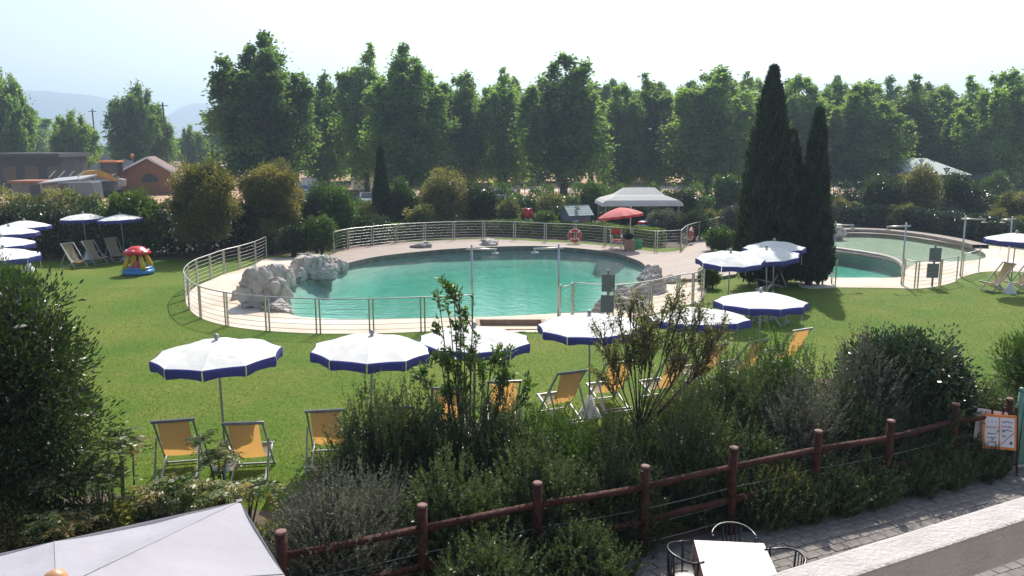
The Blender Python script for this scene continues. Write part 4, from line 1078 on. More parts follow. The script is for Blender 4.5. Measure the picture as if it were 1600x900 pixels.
# balcony the picture is taken from: slab, post and white rail
zr = 4.92
a1, a2 = G(1190, 900, zr), G(1600, 774, zr); d = (a2 - a1).normalized(); nn = Vector((d.y, -d.x, 0))
b1 = G(1335, 900, zr); wr = max(.05, (b1 - a1).dot(nn)); hr = wr * 1.22
org = a1 + nn * wr / 2
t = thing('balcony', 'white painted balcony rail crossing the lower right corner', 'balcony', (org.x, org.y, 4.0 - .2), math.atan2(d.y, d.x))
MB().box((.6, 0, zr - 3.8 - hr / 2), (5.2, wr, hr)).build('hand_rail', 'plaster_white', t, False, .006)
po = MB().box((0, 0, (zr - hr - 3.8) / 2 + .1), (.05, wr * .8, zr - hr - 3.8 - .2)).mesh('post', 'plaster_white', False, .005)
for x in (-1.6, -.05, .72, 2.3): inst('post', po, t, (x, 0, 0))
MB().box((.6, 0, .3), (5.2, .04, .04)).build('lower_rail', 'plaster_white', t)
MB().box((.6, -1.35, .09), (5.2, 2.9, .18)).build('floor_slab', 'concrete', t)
# house behind the balcony: unseen wall and roof, added to shade the rail
t = thing('house', 'unseen wall and roof of the house behind the viewer, added to shade the balcony rail', 'house', (0, -1.9, 0), math.atan2(d.y, d.x))
MB().box((0, -.2, 4.), (26, .4, 8.)).build('wall', 'house_wall', t)
MB().box((0, .9, 7.3), (26, 2.4, .3)).build('roof', 'house_wall', t)

# folding sign on an easel at the right end of the fence
p = G(1556, 738); t = thing('menu_board', 'orange framed poster board on a wooden easel by the fence', 'sign', p, math.radians(-14))
s = mpp(670, p.y); zb, zt = zat(697, p.y), zat(646, p.y); w = 48 * s; h = zt - zb
T = Matrix.Rotation(math.radians(-14), 3, 'X'); O = Vector((-.06, -.12, (zb + zt) / 2))
bd = MB().box(O, (w, .02, h), T).build('board', 'orange_paint', t, False, .004)
MB().box(O + Vector((-.1, .13, .02)), (w * .9, .02, h * 1.02), T @ Matrix.Rotation(.1, 3, 'Y')).build('back_board', 'sign_white', t, False, .004)
def onb(x, y, k=.012): return O + T @ Vector((x * w, -k, y * h))
for sx, pw in ((-.22, .4), (.225, .42)):
    MB().box(onb(sx, 0), (w * pw, .004, h * .84), T).build('poster', 'sign_white', bd)
def text(body, x, y, size, mat):
    cu = bpy.data.curves.new('lettering', 'FONT'); cu.body = body; cu.size = size; cu.align_x = 'CENTER'; cu.align_y = 'CENTER'; cu.extrude = .001
    tmp = bpy.data.objects.new('tmp', cu); COL.objects.link(tmp); dg = bpy.context.evaluated_depsgraph_get()
    me = bpy.data.meshes.new_from_object(tmp.evaluated_get(dg)); bpy.data.objects.remove(tmp); me.materials.clear(); me.materials.append(M[mat])
    o = link(bpy.data.objects.new('lettering', me), bd); o.location = onb(x, y, .0165); o.rotation_euler = (T @ Matrix.Rotation(math.pi / 2, 3, 'X')).to_euler()
text('30.GUSTI', -.22, .12, w * .1, 'ink_red')
for k, x in enumerate((-.34, -.22, -.1)): MB().lathe([(.012, -.002), (.012, .002)], 8, onb(x, .29, .0165)).build('emblem', 'ink_blue', bd)
R = random.Random(9)
def scrawl(x0, x1, y, amp, mat):
    pts = []; x = x0
    while x < x1: pts.append(onb(x, y + R.uniform(-amp, amp), .0165)); x += .012
    MB().tube(pts, .0035, 4).build('handwriting', mat, bd)
for y, m_ in ((-.06, 'ink_blue'), (-.17, 'ink_blue'), (-.3, 'ink_red')): scrawl(-.36, -.08, y, .03, m_)
for y, m_ in ((.3, 'ink_blue'), (.16, 'ink_red'), (.06, 'ink_blue')): scrawl(.06, .39, y, .035, m_)
MB().tube([onb(.05, -.36, .0165), onb(.42, .0, .0165)], .006, 4).build('stripe', 'ink_red', bd)
MB().lathe([(.03, -.002), (.03, .002)], 12, onb(.13, -.1, .0165)).build('emblem', 'leaf_green', bd); MB().box(onb(.34, -.3, .0165), (.04, .003, .05), T).build('emblem', 'ink_blue', bd)
for x in (-.2, .26): MB().tube([(x, -.2, 0), (x * .8, .0, zt + .12)], .018, 8).build('leg', 'fence_wood', t)
MB().tube([(.03, .38, 0), (.03, .02, zt + .1)], .018, 8).build('leg', 'fence_wood', t)
MB().bar((-.19, -.13, zb * .45), (.25, -.13, zb * .45), .025, .03).build('cross_bar', 'fence_wood', t)
# green metal gate at the right edge
p = G(1583, 730); t = thing('green_gate', 'teal green metal gate leaf with ball-topped post at the right edge', 'gate', p, ang - .25)
h = zat(612, p.y)
MB().tube([(0, 0, 0), (0, 0, h)], .045, 12).build('post', 'gate_green', t, True); MB().ball((0, 0, h + .03), .05, 12, 8).build('post_ball', 'gate_green', t, True)
MB().box((.62, 0, .06 + (h - .1) / 2), (1.1, .04, h - .12)).build('leaf_panel', 'gate_green', t, False, .006)
MB().box((.7, .05, .03), (1.6, .3, .06)).build('sill', 'concrete', t)
for x in (.35, .62, .9): MB().box((x, -.03, .06 + (h - .1) / 2), (.03, .02, h - .2)).build('stiffener', 'gate_green', t)

# ================================================================== vegetation near the camera
def at_px(px, by, z=0.): return G(px, by, z)
# big dark evergreen at the left edge
p = G(40, 878); h = zat(392, p.y)
shrub('evergreen_shrub', 'tall dark leafy evergreen at the left edge behind the terrace parasol', 'shrub', (p.x - .35, p.y + .5, 0), 1.35, 1.35, h, 30000, .085, .3, 'leaf_dark', 11, K=110, lump=.3, up=.5, inner=.18)
shrub('evergreen_shrub', 'lighter feathery evergreen crown in front of the lower left umbrella', 'shrub', (G(22, 560).x - .4, G(22, 560).y, 0), 1.25, 1.2, zat(398, G(22, 560).y), 18000, .1, .26, 'leaf_green', 12, K=70, lump=.32, up=.8, inner=.2)

# rosemary and other shrubs along the wooden fence
def ros(label, px, by, rx, ty, ns, seed, mat='leaf_rosemary', sl=.42, L=.055, ry=None, nl=30, W=.27, spread=.35, name='rosemary_bush'):
    q = G(px, by); return sprig_shrub(name, label, 'shrub', q, rx, ry or rx * .85, zat(ty, q.y) * 1.26, ns, nl, sl, L, W, mat, seed, 'shrubs along the wooden fence', spread)
GR = dict(mat='leaf_grey', sl=.42, L=.042, nl=30, W=.45, spread=.9, name='grey_shrub')
LO = dict(mat='leaf_rosemary', sl=.32, L=.055, nl=28, W=.42, spread=.7, name='low_shrub')
ros('leftmost upright rosemary bush, in front of the hidden deck chair', 592, 806, .85, 632, 1400, 21)
ros('rosemary bush below the second umbrella pole', 655, 800, .9, 636, 1400, 22)
ros('broad rosemary bush at the foot of the young bushy tree', 765, 790, 1.05, 640, 1600, 23)
ros('bright rosemary bush right of the young tree', 875, 800, 1.0, 660, 1500, 24, 'leaf_green')
ros('rosemary bush at the foot of the bare-stemmed shrub', 965, 790, .85, 672, 1200, 25)
ros('tall rosemary bush right of the bare-stemmed shrub', 1125, 740, .95, 575, 1600, 26)
ros('rosemary bush before the right front umbrella', 1205, 720, .95, 548, 1600, 27, 'leaf_green')
ros('dark rosemary bush by the fifth fence post', 1085, 800, .85, 650, 1200, 28)
ros('silver-grey twiggy shrub at the left end of the fence', 525, 940, .85, 765, 1500, 31, **GR)
ros('silver-grey shrub by the second fence post', 600, 890, .6, 760, 900, 32, **GR)
ros('dark shrub on the near side of the fence below the rails', 760, 965, .7, 858, 1000, 33, **LO)
ros('dark low shrub on the near side of the fence, left of the fourth post', 905, 925, .65, 838, 1000, 34, **LO)
ros('dark shrub filling the fence gap by the second post', 705, 895, .7, 745, 1100, 44, **LO)
ros('dark shrub filling the fence behind the third post', 835, 870, .75, 715, 1200, 45, **LO)
ros('dark shrub behind the fourth post', 960, 850, .7, 725, 1100, 46, **LO)
ros('fine grey feathery shrub in front of the big glossy bush', 1345, 728, 1.0, 556, 1900, 35, **GR)
ros('fine grey feathery shrub left of the sixth fence post', 1240, 760, .85, 612, 1400, 36, **GR)
ros('grey feathery shrub between the seventh post and the glossy bush', 1420, 722, .75, 600, 1100, 48, **GR)
ros('low olive-green shrub at the foot of the sixth post', 1205, 806, .55, 735, 900, 37, 'leaf_olive', .3, .045, None, 30, .5, .8, 'low_shrub')
ros('dark low shrub between the sixth and seventh posts', 1325, 752, .8, 635, 1300, 38, **LO)
ros('dark low shrub between the seventh and eighth posts', 1430, 733, .8, 622, 1300, 39, **LO)
ros('dark low shrub by the eighth post', 1508, 717, .65, 620, 1000, 49, **LO)
ros('dark low shrub right of the fifth post, under the rails', 1170, 790, .6, 690, 900, 50, **LO)
ros('dark rosemary bush around the trunk of the vase-shaped shrub', 1015, 785, .8, 668, 1200, 54)
ros('dark rosemary bush behind the strap-leaved plants', 1062, 770, .8, 635, 1300, 55)
for k_, (px_, by_, ty_, lab_) in enumerate(((1185, 815, 742, 'low dark plant right of the fifth post at the terrace edge'), (1300, 795, 725, 'low dark plant right of the sixth post at the terrace edge'), (1350, 783, 715, 'low dark plant left of the seventh post at the terrace edge'), (1420, 766, 702, 'low dark plant right of the seventh post at the terrace edge'), (1465, 753, 692, 'low dark plant left of the eighth post at the terrace edge'), (1520, 742, 690, 'low dark plant under the poster board'), (1240, 806, 735, 'low dark plant left of the sixth post at the terrace edge'))):
    ros(lab_, px_, by_, .5, ty_ + 12, 700, 540 + k_, **LO)
ros('small spiky shrub behind the poster board', 1540, 705, .6, 610, 900, 40)
p = G(1405, 708)
shrub('glossy_bush', 'big rounded bush with shining leaves, right of the grey feathery shrubs', 'shrub', p, 1.45, 1.15, zat(500, p.y), 30000, .07, .55, 'leaf_gloss', 41, K=120, lump=.24, up=.25, stray=.12)
p = G(1600, 680)
shrub('broom_bush', 'bright green wispy bush cut by the right picture edge', 'shrub', (p.x + .25, p.y, 0), .95, .95, zat(490, p.y), 16000, .09, .16, 'leaf_green', 42, K=60, lump=.33, up=1.1)

# young multi-stem trees in front of the umbrellas
def stem_tree(name, label, base, h, spec, mat, seed, tuft, L, W, bark='bark', trunk=0., n0=2, n1=5, r0=.026):
    R = np.random.default_rng(seed); t = thing(name, label, 'tree', base); b = MB(); tips = []
    o = Vector((0, 0, 0)); fork = Vector((0, 0, trunk))
    if trunk: b.tube([(0, 0, -.05), (.02, 0, trunk * .6), fork], [.065, .055, .05], 9)
    for dx, dy, z in spec:
        e = Vector((dx, dy, z)); m1 = fork.lerp(e, .45) + Vector((dx * .12 + R.normal() * .03, R.normal() * .04, .04))
        b.tube([fork + Vector((dx * .03, 0, -.02)), m1, e], [r0, r0 * .7, .006], 6); tips.append((e, (e - m1).normalized()))
        for k in range(int(R.integers(n0, n1))):
            u = R.uniform(.5, .97); s0 = (fork.lerp(m1, u / .45) if u < .45 else m1.lerp(e, (u - .45) / .55))
            dr = (Vector((R.normal(), R.normal(), abs(R.normal()) + .7)).normalized() * .6 + (e - m1).normalized() * .5).normalized(); ln = R.uniform(.18, .48)
            e2 = s0 + dr * ln; b.tube([s0, s0.lerp(e2, .5) + Vector((0, 0, .02)), e2], [.01, .007, .003], 4); tips.append((e2, dr))
            for q in range(2):
                d3 = (dr + Vector((R.normal(), R.normal(), R.normal() + .4)) * .5).normalized(); e3 = e2 - dr * ln * R.uniform(0, .5) + d3 * R.uniform(.08, .25)
                b.tube([e3 - d3 * .15, e3], [.004, .002], 3, False); tips.append((e3, d3))
    b.build('trunk', bark, t, True)
    P = []; D = []; T = []
    for e, d in tips:
        n = int(tuft * R.uniform(.25, 1.4)); v = R.random()
        for k in range(n):
            P.append(e - d * R.uniform(-.04, .16) + Vector(tuple(R.normal(size=3) * .02))); D.append(tuple(d * .6 + Vector(tuple(R.normal(size=3) * .75)))); T.append(v)
    P = np.array([tuple(q) for q in P]); D = np.array(D)
    inst('crown', leaf_mesh('crown', P, D, L * R.uniform(.6, 1.25, len(P)), W, mat, R, rnd=np.array(T)), t)
    return t
p = G(735, 770); hz = lambda y: zat(y, p.y); sx = mpp(600, p.y)
stem_tree('young_tree', 'young bushy tree with leaf tufts in front of the third umbrella', p, 3.2,
          [((x - 735) * sx, dy, hz(y)) for x, y, dy in ((690, 470, 0), (712, 455, .1), (722, 452, -.1), (742, 462, .1), (728, 500, -.2), (705, 500, .15), (660, 570, -.1), (672, 600, .2), (790, 580, 0), (800, 545, .1), (770, 560, -.2), (815, 620, .1), (700, 590, .0), (755, 600, .2), (690, 545, -.1), (745, 530, .15))],
          'leaf_green', 51, 22, .1, .4)
p = G(995, 775); hz2 = lambda y: zat(y, p.y); sx = mpp(600, p.y)
stem_tree('vase_shrub', 'bare-stemmed vase-shaped shrub on a single trunk before the fifth umbrella', p, 2.9,
          [((x - 995) * sx, dy, hz2(y)) for x, y, dy in ((932, 520, 0), (945, 545, .15), (960, 500, -.1), (975, 480, .1), (985, 500, .2), (998, 520, -.2), (1010, 510, 0), (1030, 490, .1), (1045, 465, 0), (1060, 490, .2), (1075, 500, -.1), (1090, 495, .1), (1075, 530, .15), (1110, 530, 0), (1125, 545, .1), (955, 570, .2), (1060, 560, -.2), (1095, 570, .1), (1020, 540, .25), (970, 540, -.25), (940, 600, .1), (1000, 480, 0), (1120, 515, -.1))],
          'leaf_olive', 52, 20, .05, .42, 'bark', 1.15, 7, 13, .012)
# low olive-green mass beside the vase shrub
ros('low olive bush between the vase-shaped shrub and the rosemary', 1055, 745, .65, 618, 900, 53, 'leaf_olive', .35, .045, None, 26, .45, .7, 'low_shrub')

# strap-leaved clumps between the fourth and fifth fence posts
def strap(label, px, by, r, n, seed, L=.5):
    q = G(px, by); R = np.random.default_rng(seed); t = thing('strap_plant', label, 'plant', q, 0, 'strap-leaved plants under the fence'); V = []; Fs = []
    me = bpy.data.meshes.new('leaves'); rn = []
    for k in range(n):
        a = R.uniform(0, 6.28); b0 = R.uniform(0, r * .5); ln = L * R.uniform(.6, 1.2); c, s_ = math.cos(a), math.sin(a); w = R.uniform(.01, .016); i0 = len(V); v = R.random()
        for j in range(6):
            u = j / 5; rr = b0 + ln * (.15 * u + .6 * u * u); z = ln * (1.05 * u - .62 * u * u); ww = w * (1 - u ** 3)
            V += [(c * rr - s_ * ww, s_ * rr + c * ww, z), (c * rr + s_ * ww, s_ * rr - c * ww, z)]
            if j: Fs.append((i0 + 2 * j - 2, i0 + 2 * j - 1, i0 + 2 * j + 1, i0 + 2 * j)); rn.append(v)
    me.from_pydata(V, [], Fs); at = me.attributes.new('rnd', 'FLOAT', 'FACE'); at.data.foreach_set('value', rn); me.materials.append(M['leaf_strap'])
    inst('leaves', me, t)
strap('arching strap-leaved plant just right of the fourth fence post', 1028, 828, .3, 120, 61)
strap('arching strap-leaved plant left of the fifth fence post', 1098, 822, .3, 130, 62, .55)
strap('small strap-leaved plant between the two larger ones under the fence', 1062, 815, .2, 70, 63, .4)

# compound-leaved plants, lower left
def fern_plant(label, px, by, h, seed, nst=3, cat='plant'):
    q = G(px, by); R = np.random.default_rng(seed); t = thing('pinnate_plant', label, cat, q, 0, 'pinnate-leaved plants at the lower left'); P = []; D = []; S = []; T = []; b = MB()
    for s in range(nst):
        a = R.uniform(0, 6.28); lx = R.uniform(.05, .28); top = Vector((math.cos(a) * lx, math.sin(a) * lx, h * R.uniform(.65, 1.05)))
        b.tube([(math.cos(a) * .04, math.sin(a) * .04, -.03), top * .5 + Vector((R.normal() * .03, R.normal() * .03, .02)), top], [.018, .014, .009], 6)
        tone = R.random()
        for f in range(int(R.integers(8, 13))):
            fa = R.uniform(0, 6.28); fl = R.uniform(.26, .44); el = R.uniform(-.1, .7); st = top - Vector((0, 0, R.uniform(0, .14)))
            for j in range(11):
                u = (j + .6) / 11; rr = fl * u; z = el * fl * u - .5 * fl * u * u
                c = st + Vector((math.cos(fa) * rr, math.sin(fa) * rr, z))
                for sd in (-1, 1):
                    P.append(tuple(c)); D.append((math.cos(fa + sd * 1.1), math.sin(fa + sd * 1.1), -.15 + R.normal() * .15)); S.append(.11 * (1.15 - .7 * u) * R.uniform(.8, 1.2)); T.append(tone)
    b.build('stem', 'bark', t, True)
    inst('leaves', leaf_mesh('leaves', np.array(P), np.array(D), np.array(S), .36, 'leaf_fern', R, .05, np.array(T)), t)
for lab, px, by, hpx, sd in (('pale pinnate-leaved plant left of the first deck chair, tallest of the group', 196, 850, 178, 1), ('yellowish pinnate-leaved plant above the pile of dry leaves', 172, 858, 160, 2), ('green pinnate-leaved plant against the dark evergreen', 45, 862, 150, 3), ('reddish pinnate-leaved plant beside the dark evergreen', 85, 868, 140, 4),
                            ('red-tinged pinnate-leaved plant in front of the first deck chair', 285, 840, 95, 5), ('mixed green pinnate-leaved plant in front of the umbrella base', 338, 842, 95, 6), ('tall dark-stemmed pinnate-leaved plant between the two front deck chairs', 350, 800, 130, 7), ('low pinnate-leaved plant right of the umbrella base', 385, 836, 85, 8),
                            ('pinnate-leaved plant at the very left edge above the parasol', 8, 890, 110, 9), ('pinnate-leaved plant over the left parasol edge', 110, 890, 120, 10), ('low pale pinnate-leaved plant in the middle of the bed', 240, 850, 85, 11)):
    q = G(px, by); fern_plant(lab, px, by, zat(by - hpx, q.y), 70 + sd, 5 if hpx > 100 else 4)
p = G(165, 858); R = np.random.default_rng(88); n = 160
o = inst('leaf_litter', leaf_mesh('leaf_litter', np.column_stack([R.normal(size=n) * .16, R.normal(size=n) * .12, R.uniform(.01, .14, n)]), rdirs(n, R), R.uniform(.06, .12, n), .5, 'leaf_gold', R, .2), None, (p.x, p.y, .8)); o.location.z = .03
tag(o, 'small heap of dry yellow leaves behind the terrace parasol', 'leaves', None, 'stuff')
for lab, px, by, w, hp, sd in (('low variegated shrub at the very left under the dark evergreen', 30, 885, .7, 110, 5), ('low variegated shrub beside the leaf heap', 175, 872, .6, 95, 6), ('low dark shrub filling the bed left of the first deck chair', 120, 878, .8, 90, 1), ('low variegated shrub under the front deck chairs', 300, 868, .7, 40, 2), ('low dark shrub behind the parasol, right of the leaf heap', 225, 866, .6, 60, 3), ('small variegated shrub at the right tip of the parasol', 425, 880, .4, 65, 4)):
    q = G(px, by); shrub('low_shrub', lab, 'shrub', q, w, w * .7, zat(by - hp, q.y), 5000, .06, .45, 'leaf_olive' if sd in (2, 4, 5, 6) else 'leaf_dark', 90 + sd, K=40)

# ================================================================== shrubs and hedges round the pools
def bush(label, px, by, ty, wpx, mat, seed, n=7000, L=.11, K=45, name='garden_shrub', deep=.8, lump=.33, up=.3, W=.5, stray=.05, inner=.3):
    q = G(px, by); h = zat(ty, q.y); rx = wpx * mpp(by, q.y) / 2 * 1.08; h *= 1.06
    return shrub(name, label, 'shrub', q + Vector((0, rx * deep * .5, 0)), rx, rx * deep, h, n, L, W, mat, 200 + seed, K, lump, up, 'garden shrubs round the pools', 'bark', inner, 6, stray)
bush('big olive rounded shrub behind the left lawn, right of the orange house', 314, 406, 242, 112, 'leaf_gold', 1, 34000, .11, 70, lump=.3)
bush('big golden-topped shrub second from the orange house', 421, 392, 248, 106, 'leaf_gold', 2, 32000, .11, 64, lump=.3)
bush('mid-green shrub in front of the parked blue van', 512, 384, 288, 92, 'leaf_green', 3, 12000, .13, 70)
bush('russet shrub left of the thin cypress', 562, 372, 322, 60, 'leaf_gold', 4, 6000, .11)
bush('small clipped pale shrub at the end of the left railing', 420, 398, 342, 40, 'leaf_olive', 5, 4500, .08)
bush('dark grey-green dome beside the small clipped shrub', 455, 402, 352, 50, 'leaf_dark', 6, 5000, .08)
bush('silvery green bush at the left end of the rear railing', 496, 400, 337, 62, 'leaf_green', 7, 7000, .09)
bush('dark bush right of the thin cypress', 628, 366, 276, 54, 'leaf_green', 8, 8000, .12)
bush('large shrub with yellow blossom top behind the rear railing', 693, 366, 265, 84, 'leaf_gold', 9, 11000, .12, 60)
bush('dark leafy shrub right of the yellow-topped one', 752, 364, 285, 66, 'leaf_dark', 10, 8000, .12)
bush('small gold-tipped shrub left of the red toy', 795, 364, 310, 42, 'leaf_olive', 11, 5000, .1)
bush('bright green clipped dome between red toy and playhouse', 853, 370, 328, 46, 'leaf_bright', 12, 6000, .08, 40, lump=.28)
bush('brownish shrub behind the bright green dome', 862, 352, 300, 56, 'leaf_olive', 13, 5000, .11)
bush('loose green shrub left of the gazebo', 928, 352, 284, 58, 'leaf_green', 14, 8000, .12, lump=.28, stray=.1)
bush('green shrub just behind the gazebo roof', 975, 348, 290, 70, 'leaf_green', 15, 7000, .12)
bush('dark shrub right of the gazebo roof', 1066, 362, 292, 62, 'leaf_dark', 16, 8000, .12)
bush('grey-green shrub under the right end of the gazebo', 1046, 374, 328, 78, 'leaf_grey', 17, 8000, .09, lump=.28)
bush('dense dark shrub between the gazebo and the cypresses', 1140, 345, 266, 60, 'leaf_green', 18, 8000, .12)
bush('low variegated bush at the bend of the deck path', 1128, 398, 358, 60, 'leaf_green', 19, 7000, .085, 50)
bush('golden clipped ball behind the curved railing, left one', 1110, 366, 326, 26, 'leaf_gold', 20, 3000, .07)
bush('golden clipped ball behind the curved railing, right one', 1130, 364, 327, 26, 'leaf_gold', 21, 3000, .07)
bush('grey-leaved shrub left of the cypresses', 1150, 372, 316, 46, 'leaf_grey', 22, 5000, .09)
bush('dark shrub behind the second pool, left of the golden one', 1384, 352, 268, 86, 'leaf_dark', 23, 10000, .13, 60)
bush('tall golden shrub behind the small pool', 1444, 352, 254, 72, 'leaf_gold', 24, 9000, .12, 60)
bush('dark shrub right of the golden one behind the small pool', 1506, 350, 270, 86, 'leaf_dark', 25, 10000, .13, 60)
bush('rounded green shrub near the right edge, behind the others', 1562, 325, 270, 50, 'leaf_green', 26, 6000, .12)
bush('reddish green shrub at the right edge behind the hedge', 1590, 352, 296, 66, 'leaf_olive', 27, 7000, .12)
bush('low golden mound left behind the small pool hedge', 1314, 346, 308, 30, 'leaf_gold', 28, 3500, .08)
bush('second low golden mound behind the small pool hedge', 1338, 346, 314, 20, 'leaf_gold', 29, 2500, .08)
bush('spiky grass clump behind the small pool hedge, left', 1488, 352, 318, 34, 'leaf_grey', 30, 4000, .22, 20, 'grass_clump', W=.06, up=1.5)
bush('spiky grass clump behind the small pool hedge, right', 1532, 352, 316, 38, 'leaf_grey', 31, 4000, .22, 20, 'grass_clump', W=.06, up=1.5)
bush('golden mound near the right edge above the hedge', 1560, 360, 328, 40, 'leaf_gold', 32, 3500, .08)
bush('clipped ball above the hedge end at the right picture edge', 1596, 370, 338, 34, 'leaf_gold', 33, 3000, .07)
bush('bright green flowering shrub between hedge and olive shrub, left', 202, 404, 291, 92, 'leaf_bright', 34, 11000, .13, 60)
bush('small leafy shrub at the right foot of the cypresses', 1284, 446, 386, 32, 'leaf_dark', 35, 4500, .09)
bush('low yellowish plant under the left umbrella at the deck corner', 1110, 452, 418, 36, 'leaf_bright', 36, 3500, .1, 25, W=.25, up=1.)
bush('dark shrub in the gap behind the deck, left of the thin cypress', 575, 380, 335, 70, 'leaf_dark', 37, 6000, .1)
bush('dark green undergrowth right of the red toy', 880, 366, 318, 60, 'leaf_dark', 38, 5000, .1)
bush('dark undergrowth behind the gazebo legs', 985, 360, 318, 110, 'leaf_dark', 39, 8000, .12)
bush('low dark shrub left of the cypress group', 1165, 404, 360, 40, 'leaf_dark', 40, 4500, .09)
bush('dark undergrowth between gazebo and curved railing', 1085, 378, 330, 60, 'leaf_dark', 41, 6000, .1)
bush('low greyish shrub behind the deck, left of the golden blossoms', 655, 372, 318, 50, 'leaf_olive', 42, 5000, .1)
bush('shrub at the far right behind the small pool', 1420, 358, 318, 70, 'leaf_olive', 43, 5000, .1)

def path_from(L): return smooth_loop(GP(L), 3, False)
hedge('clipped_hedge', 'low clipped hedge following the rear railing of the large pool', path_from([(526, 388), (560, 379), (600, 375), (663, 370), (709, 368), (756, 367), (804, 368), (852, 370), (900, 372), (960, 377), (1035, 385)]), .8, .9, 42000, .085, 'leaf_bright', 301, .04)
hedge('tall_hedge', 'dark glossy hedge behind the small pool', path_from([(1285, 353), (1350, 353), (1400, 356), (1450, 361), (1500, 369), (1560, 380), (1640, 392)]), 1.2, 1.28, 32000, .11, 'leaf_gloss', 302)
hedge('tall_hedge', 'tall dark hedge behind the left deck chairs', path_from([(-260, 408), (-60, 404), (60, 402), (160, 400), (285, 396), (360, 391), (430, 386), (500, 383)]), 1.8, 2.35, 52000, .13, 'leaf_dark', 303, .1)
hedge('tall_hedge', 'rust-tinged hedge top in front of the grey shed', path_from([(-260, 393), (-60, 390), (60, 388), (160, 386)]), 1.4, 2.8, 26000, .14, 'leaf_olive', 304, .08)
hedge('mixed_hedge', 'dark shrub belt beyond the gazebo and playhouse', path_from([(560, 352), (700, 347), (820, 343), (940, 340), (1060, 340), (1180, 340)]), 2.2, 1.75, 42000, .16, 'leaf_green', 305, .3)
hedge('mixed_hedge', 'dark shrub belt beyond the small pool', path_from([(1290, 337), (1400, 336), (1500, 337), (1640, 340)]), 2.0, 1.7, 24000, .16, 'leaf_dark', 306, .3)
# cypresses
def cypress(label, px, by, ty, wpx, seed, n=24000, L=.2):
    q = G(px, by); h = zat(ty, q.y); r = wpx * mpp(by, q.y) / 2; R = np.random.default_rng(seed)
    t = thing('cypress_tree', label, 'tree', q + Vector((0, r * .4, 0)), 0, 'cypresses')
    u = R.random(n) ** .85; a = R.uniform(0, 6.28, n)
    prof = np.minimum(1, (u + .06) / .16) ** .5 * (1 - np.clip(u - .22, 0, 1) ** 1.1 / (.78 ** 1.1)) ** .8
    lump = 1 + .2 * np.sin(a * 3 + u * 11 + seed) * np.sin(u * 17 + a) + .15 * np.sin(a * 7 - u * 31) + np.where(R.random(n) < .04, R.uniform(.05, .3, n), 0)
    rr = r * prof * lump * np.where(R.random(n) < .75, R.uniform(.8, 1.05, n), R.uniform(.2, .8, n))
    P = np.column_stack([np.cos(a) * rr, np.sin(a) * rr, .1 + u * (h - .35)])
    D = np.column_stack([np.cos(a) * .35, np.sin(a) * .35, np.ones(n)]) + .28 * R.normal(size=(n, 3))
    inst('crown', leaf_mesh('crown', P, D, L * R.uniform(.5, 1.7, n), .27, 'leaf_cypress', R, rnd=R.random(n)), t)
    MB().tube([(0, 0, -.05), (0, 0, h * .5), (0, 0, h * .93)], [.16, .1, .02], 9).build('trunk', 'bark', t, True)
cypress('tallest cypress, left of the pair behind the white umbrellas', 1196, 449, 98, 84, 401, 30000)
cypress('slightly shorter cypress grown into the tallest one, in the middle', 1228, 444, 200, 64, 402)
cypress('shorter dark cypress on the right of the group', 1267, 447, 166, 52, 403)
cypress('thin dark cypress behind the large pool, left of centre', 597, 368, 226, 25, 404, 12000, .2)

# ================================================================== trees beyond the pool
protos = [tree_meshes(501, 14, 8, 2.6, 14, mat='leaf_tree'), tree_meshes(502, 14, 8, 2.3, 16, mat='leaf_tree'), tree_meshes(503, 14, 8, 2.6, 12, mat='leaf_tree_pale'),
          tree_meshes(504, 14, 8.5, 2.4, 15, mat='leaf_tree_pale'), tree_meshes(505, 14, 8, 2.2, 13, mat='leaf_tree'), tree_meshes(506, 14, 8, 2.5, 14, mat='leaf_tree_pale')]
round_p = [tree_meshes(511, 10, 9.5, 1.8, 16, 110, .25, 'leaf_tree', .25, 1.15), tree_meshes(512, 10, 9, 1.6, 15, 110, .25, 'leaf_tree_pale', .22, 1.15)]
def tree(label, px, ty, wpx, Y, proto, k, group='tall leafy trees beyond the pool', base=(14., 8.)):
    h = zat(ty, Y); p = AT(px, 226, Y); w = wpx * mpp(226, Y)
    t = thing('leafy_tree', label, 'tree', (p.x, Y, -.02), 2.4 * k + .7, group); s = (w / base[1] * 1.45, w / base[1] * 1.45, h / base[0] * 1.0)
    for nm, me in zip(('trunk', 'crown'), proto): inst(nm, me, t).scale = s
    return t
ordn = ['first', 'second', 'third', 'fourth', 'fifth', 'sixth', 'seventh', 'eighth', 'ninth', 'tenth', 'eleventh', 'twelfth', 'thirteenth', 'fourteenth', 'fifteenth', 'sixteenth', 'seventeenth', 'eighteenth', 'nineteenth', 'twentieth']
tree('dark tree at the left picture edge beyond the grey shed', 12, 112, 70, 112, round_p[0], 1, base=(10., 9.5))
tree('low yellow-green round tree behind the digger', 116, 178, 64, 118, round_p[1], 2, base=(10., 9.))
tree('broad round tree behind the orange house', 216, 138, 76, 118, round_p[0], 3, base=(10., 9.5))
tree('small round tree in front of the right-hand hill', 302, 198, 36, 150, round_p[1], 4, base=(10., 9.))
tree('largest and tallest leafy tree behind the olive shrubs, left of the pool', 410, 55, 140, 76, protos[1], 5)
ROW = [(508, 122, 84, 92, 4), (572, 80, 86, 88, 2), (640, 76, 116, 80, 1), (722, 114, 84, 86, 3), (788, 116, 86, 84, 2), (882, 86, 124, 79, 0), (972, 132, 76, 88, 3), (1018, 124, 92, 90, 2), (1108, 107, 130, 84, 3), (1160, 122, 84, 92, 2), (1240, 120, 100, 88, 3), (1296, 134, 84, 92, 4), (1346, 132, 112, 84, 3), (1420, 128, 96, 92, 2), (1474, 134, 84, 96, 3), (1520, 128, 84, 92, 2), (1562, 110, 100, 86, 3), (1612, 126, 92, 90, 4)]
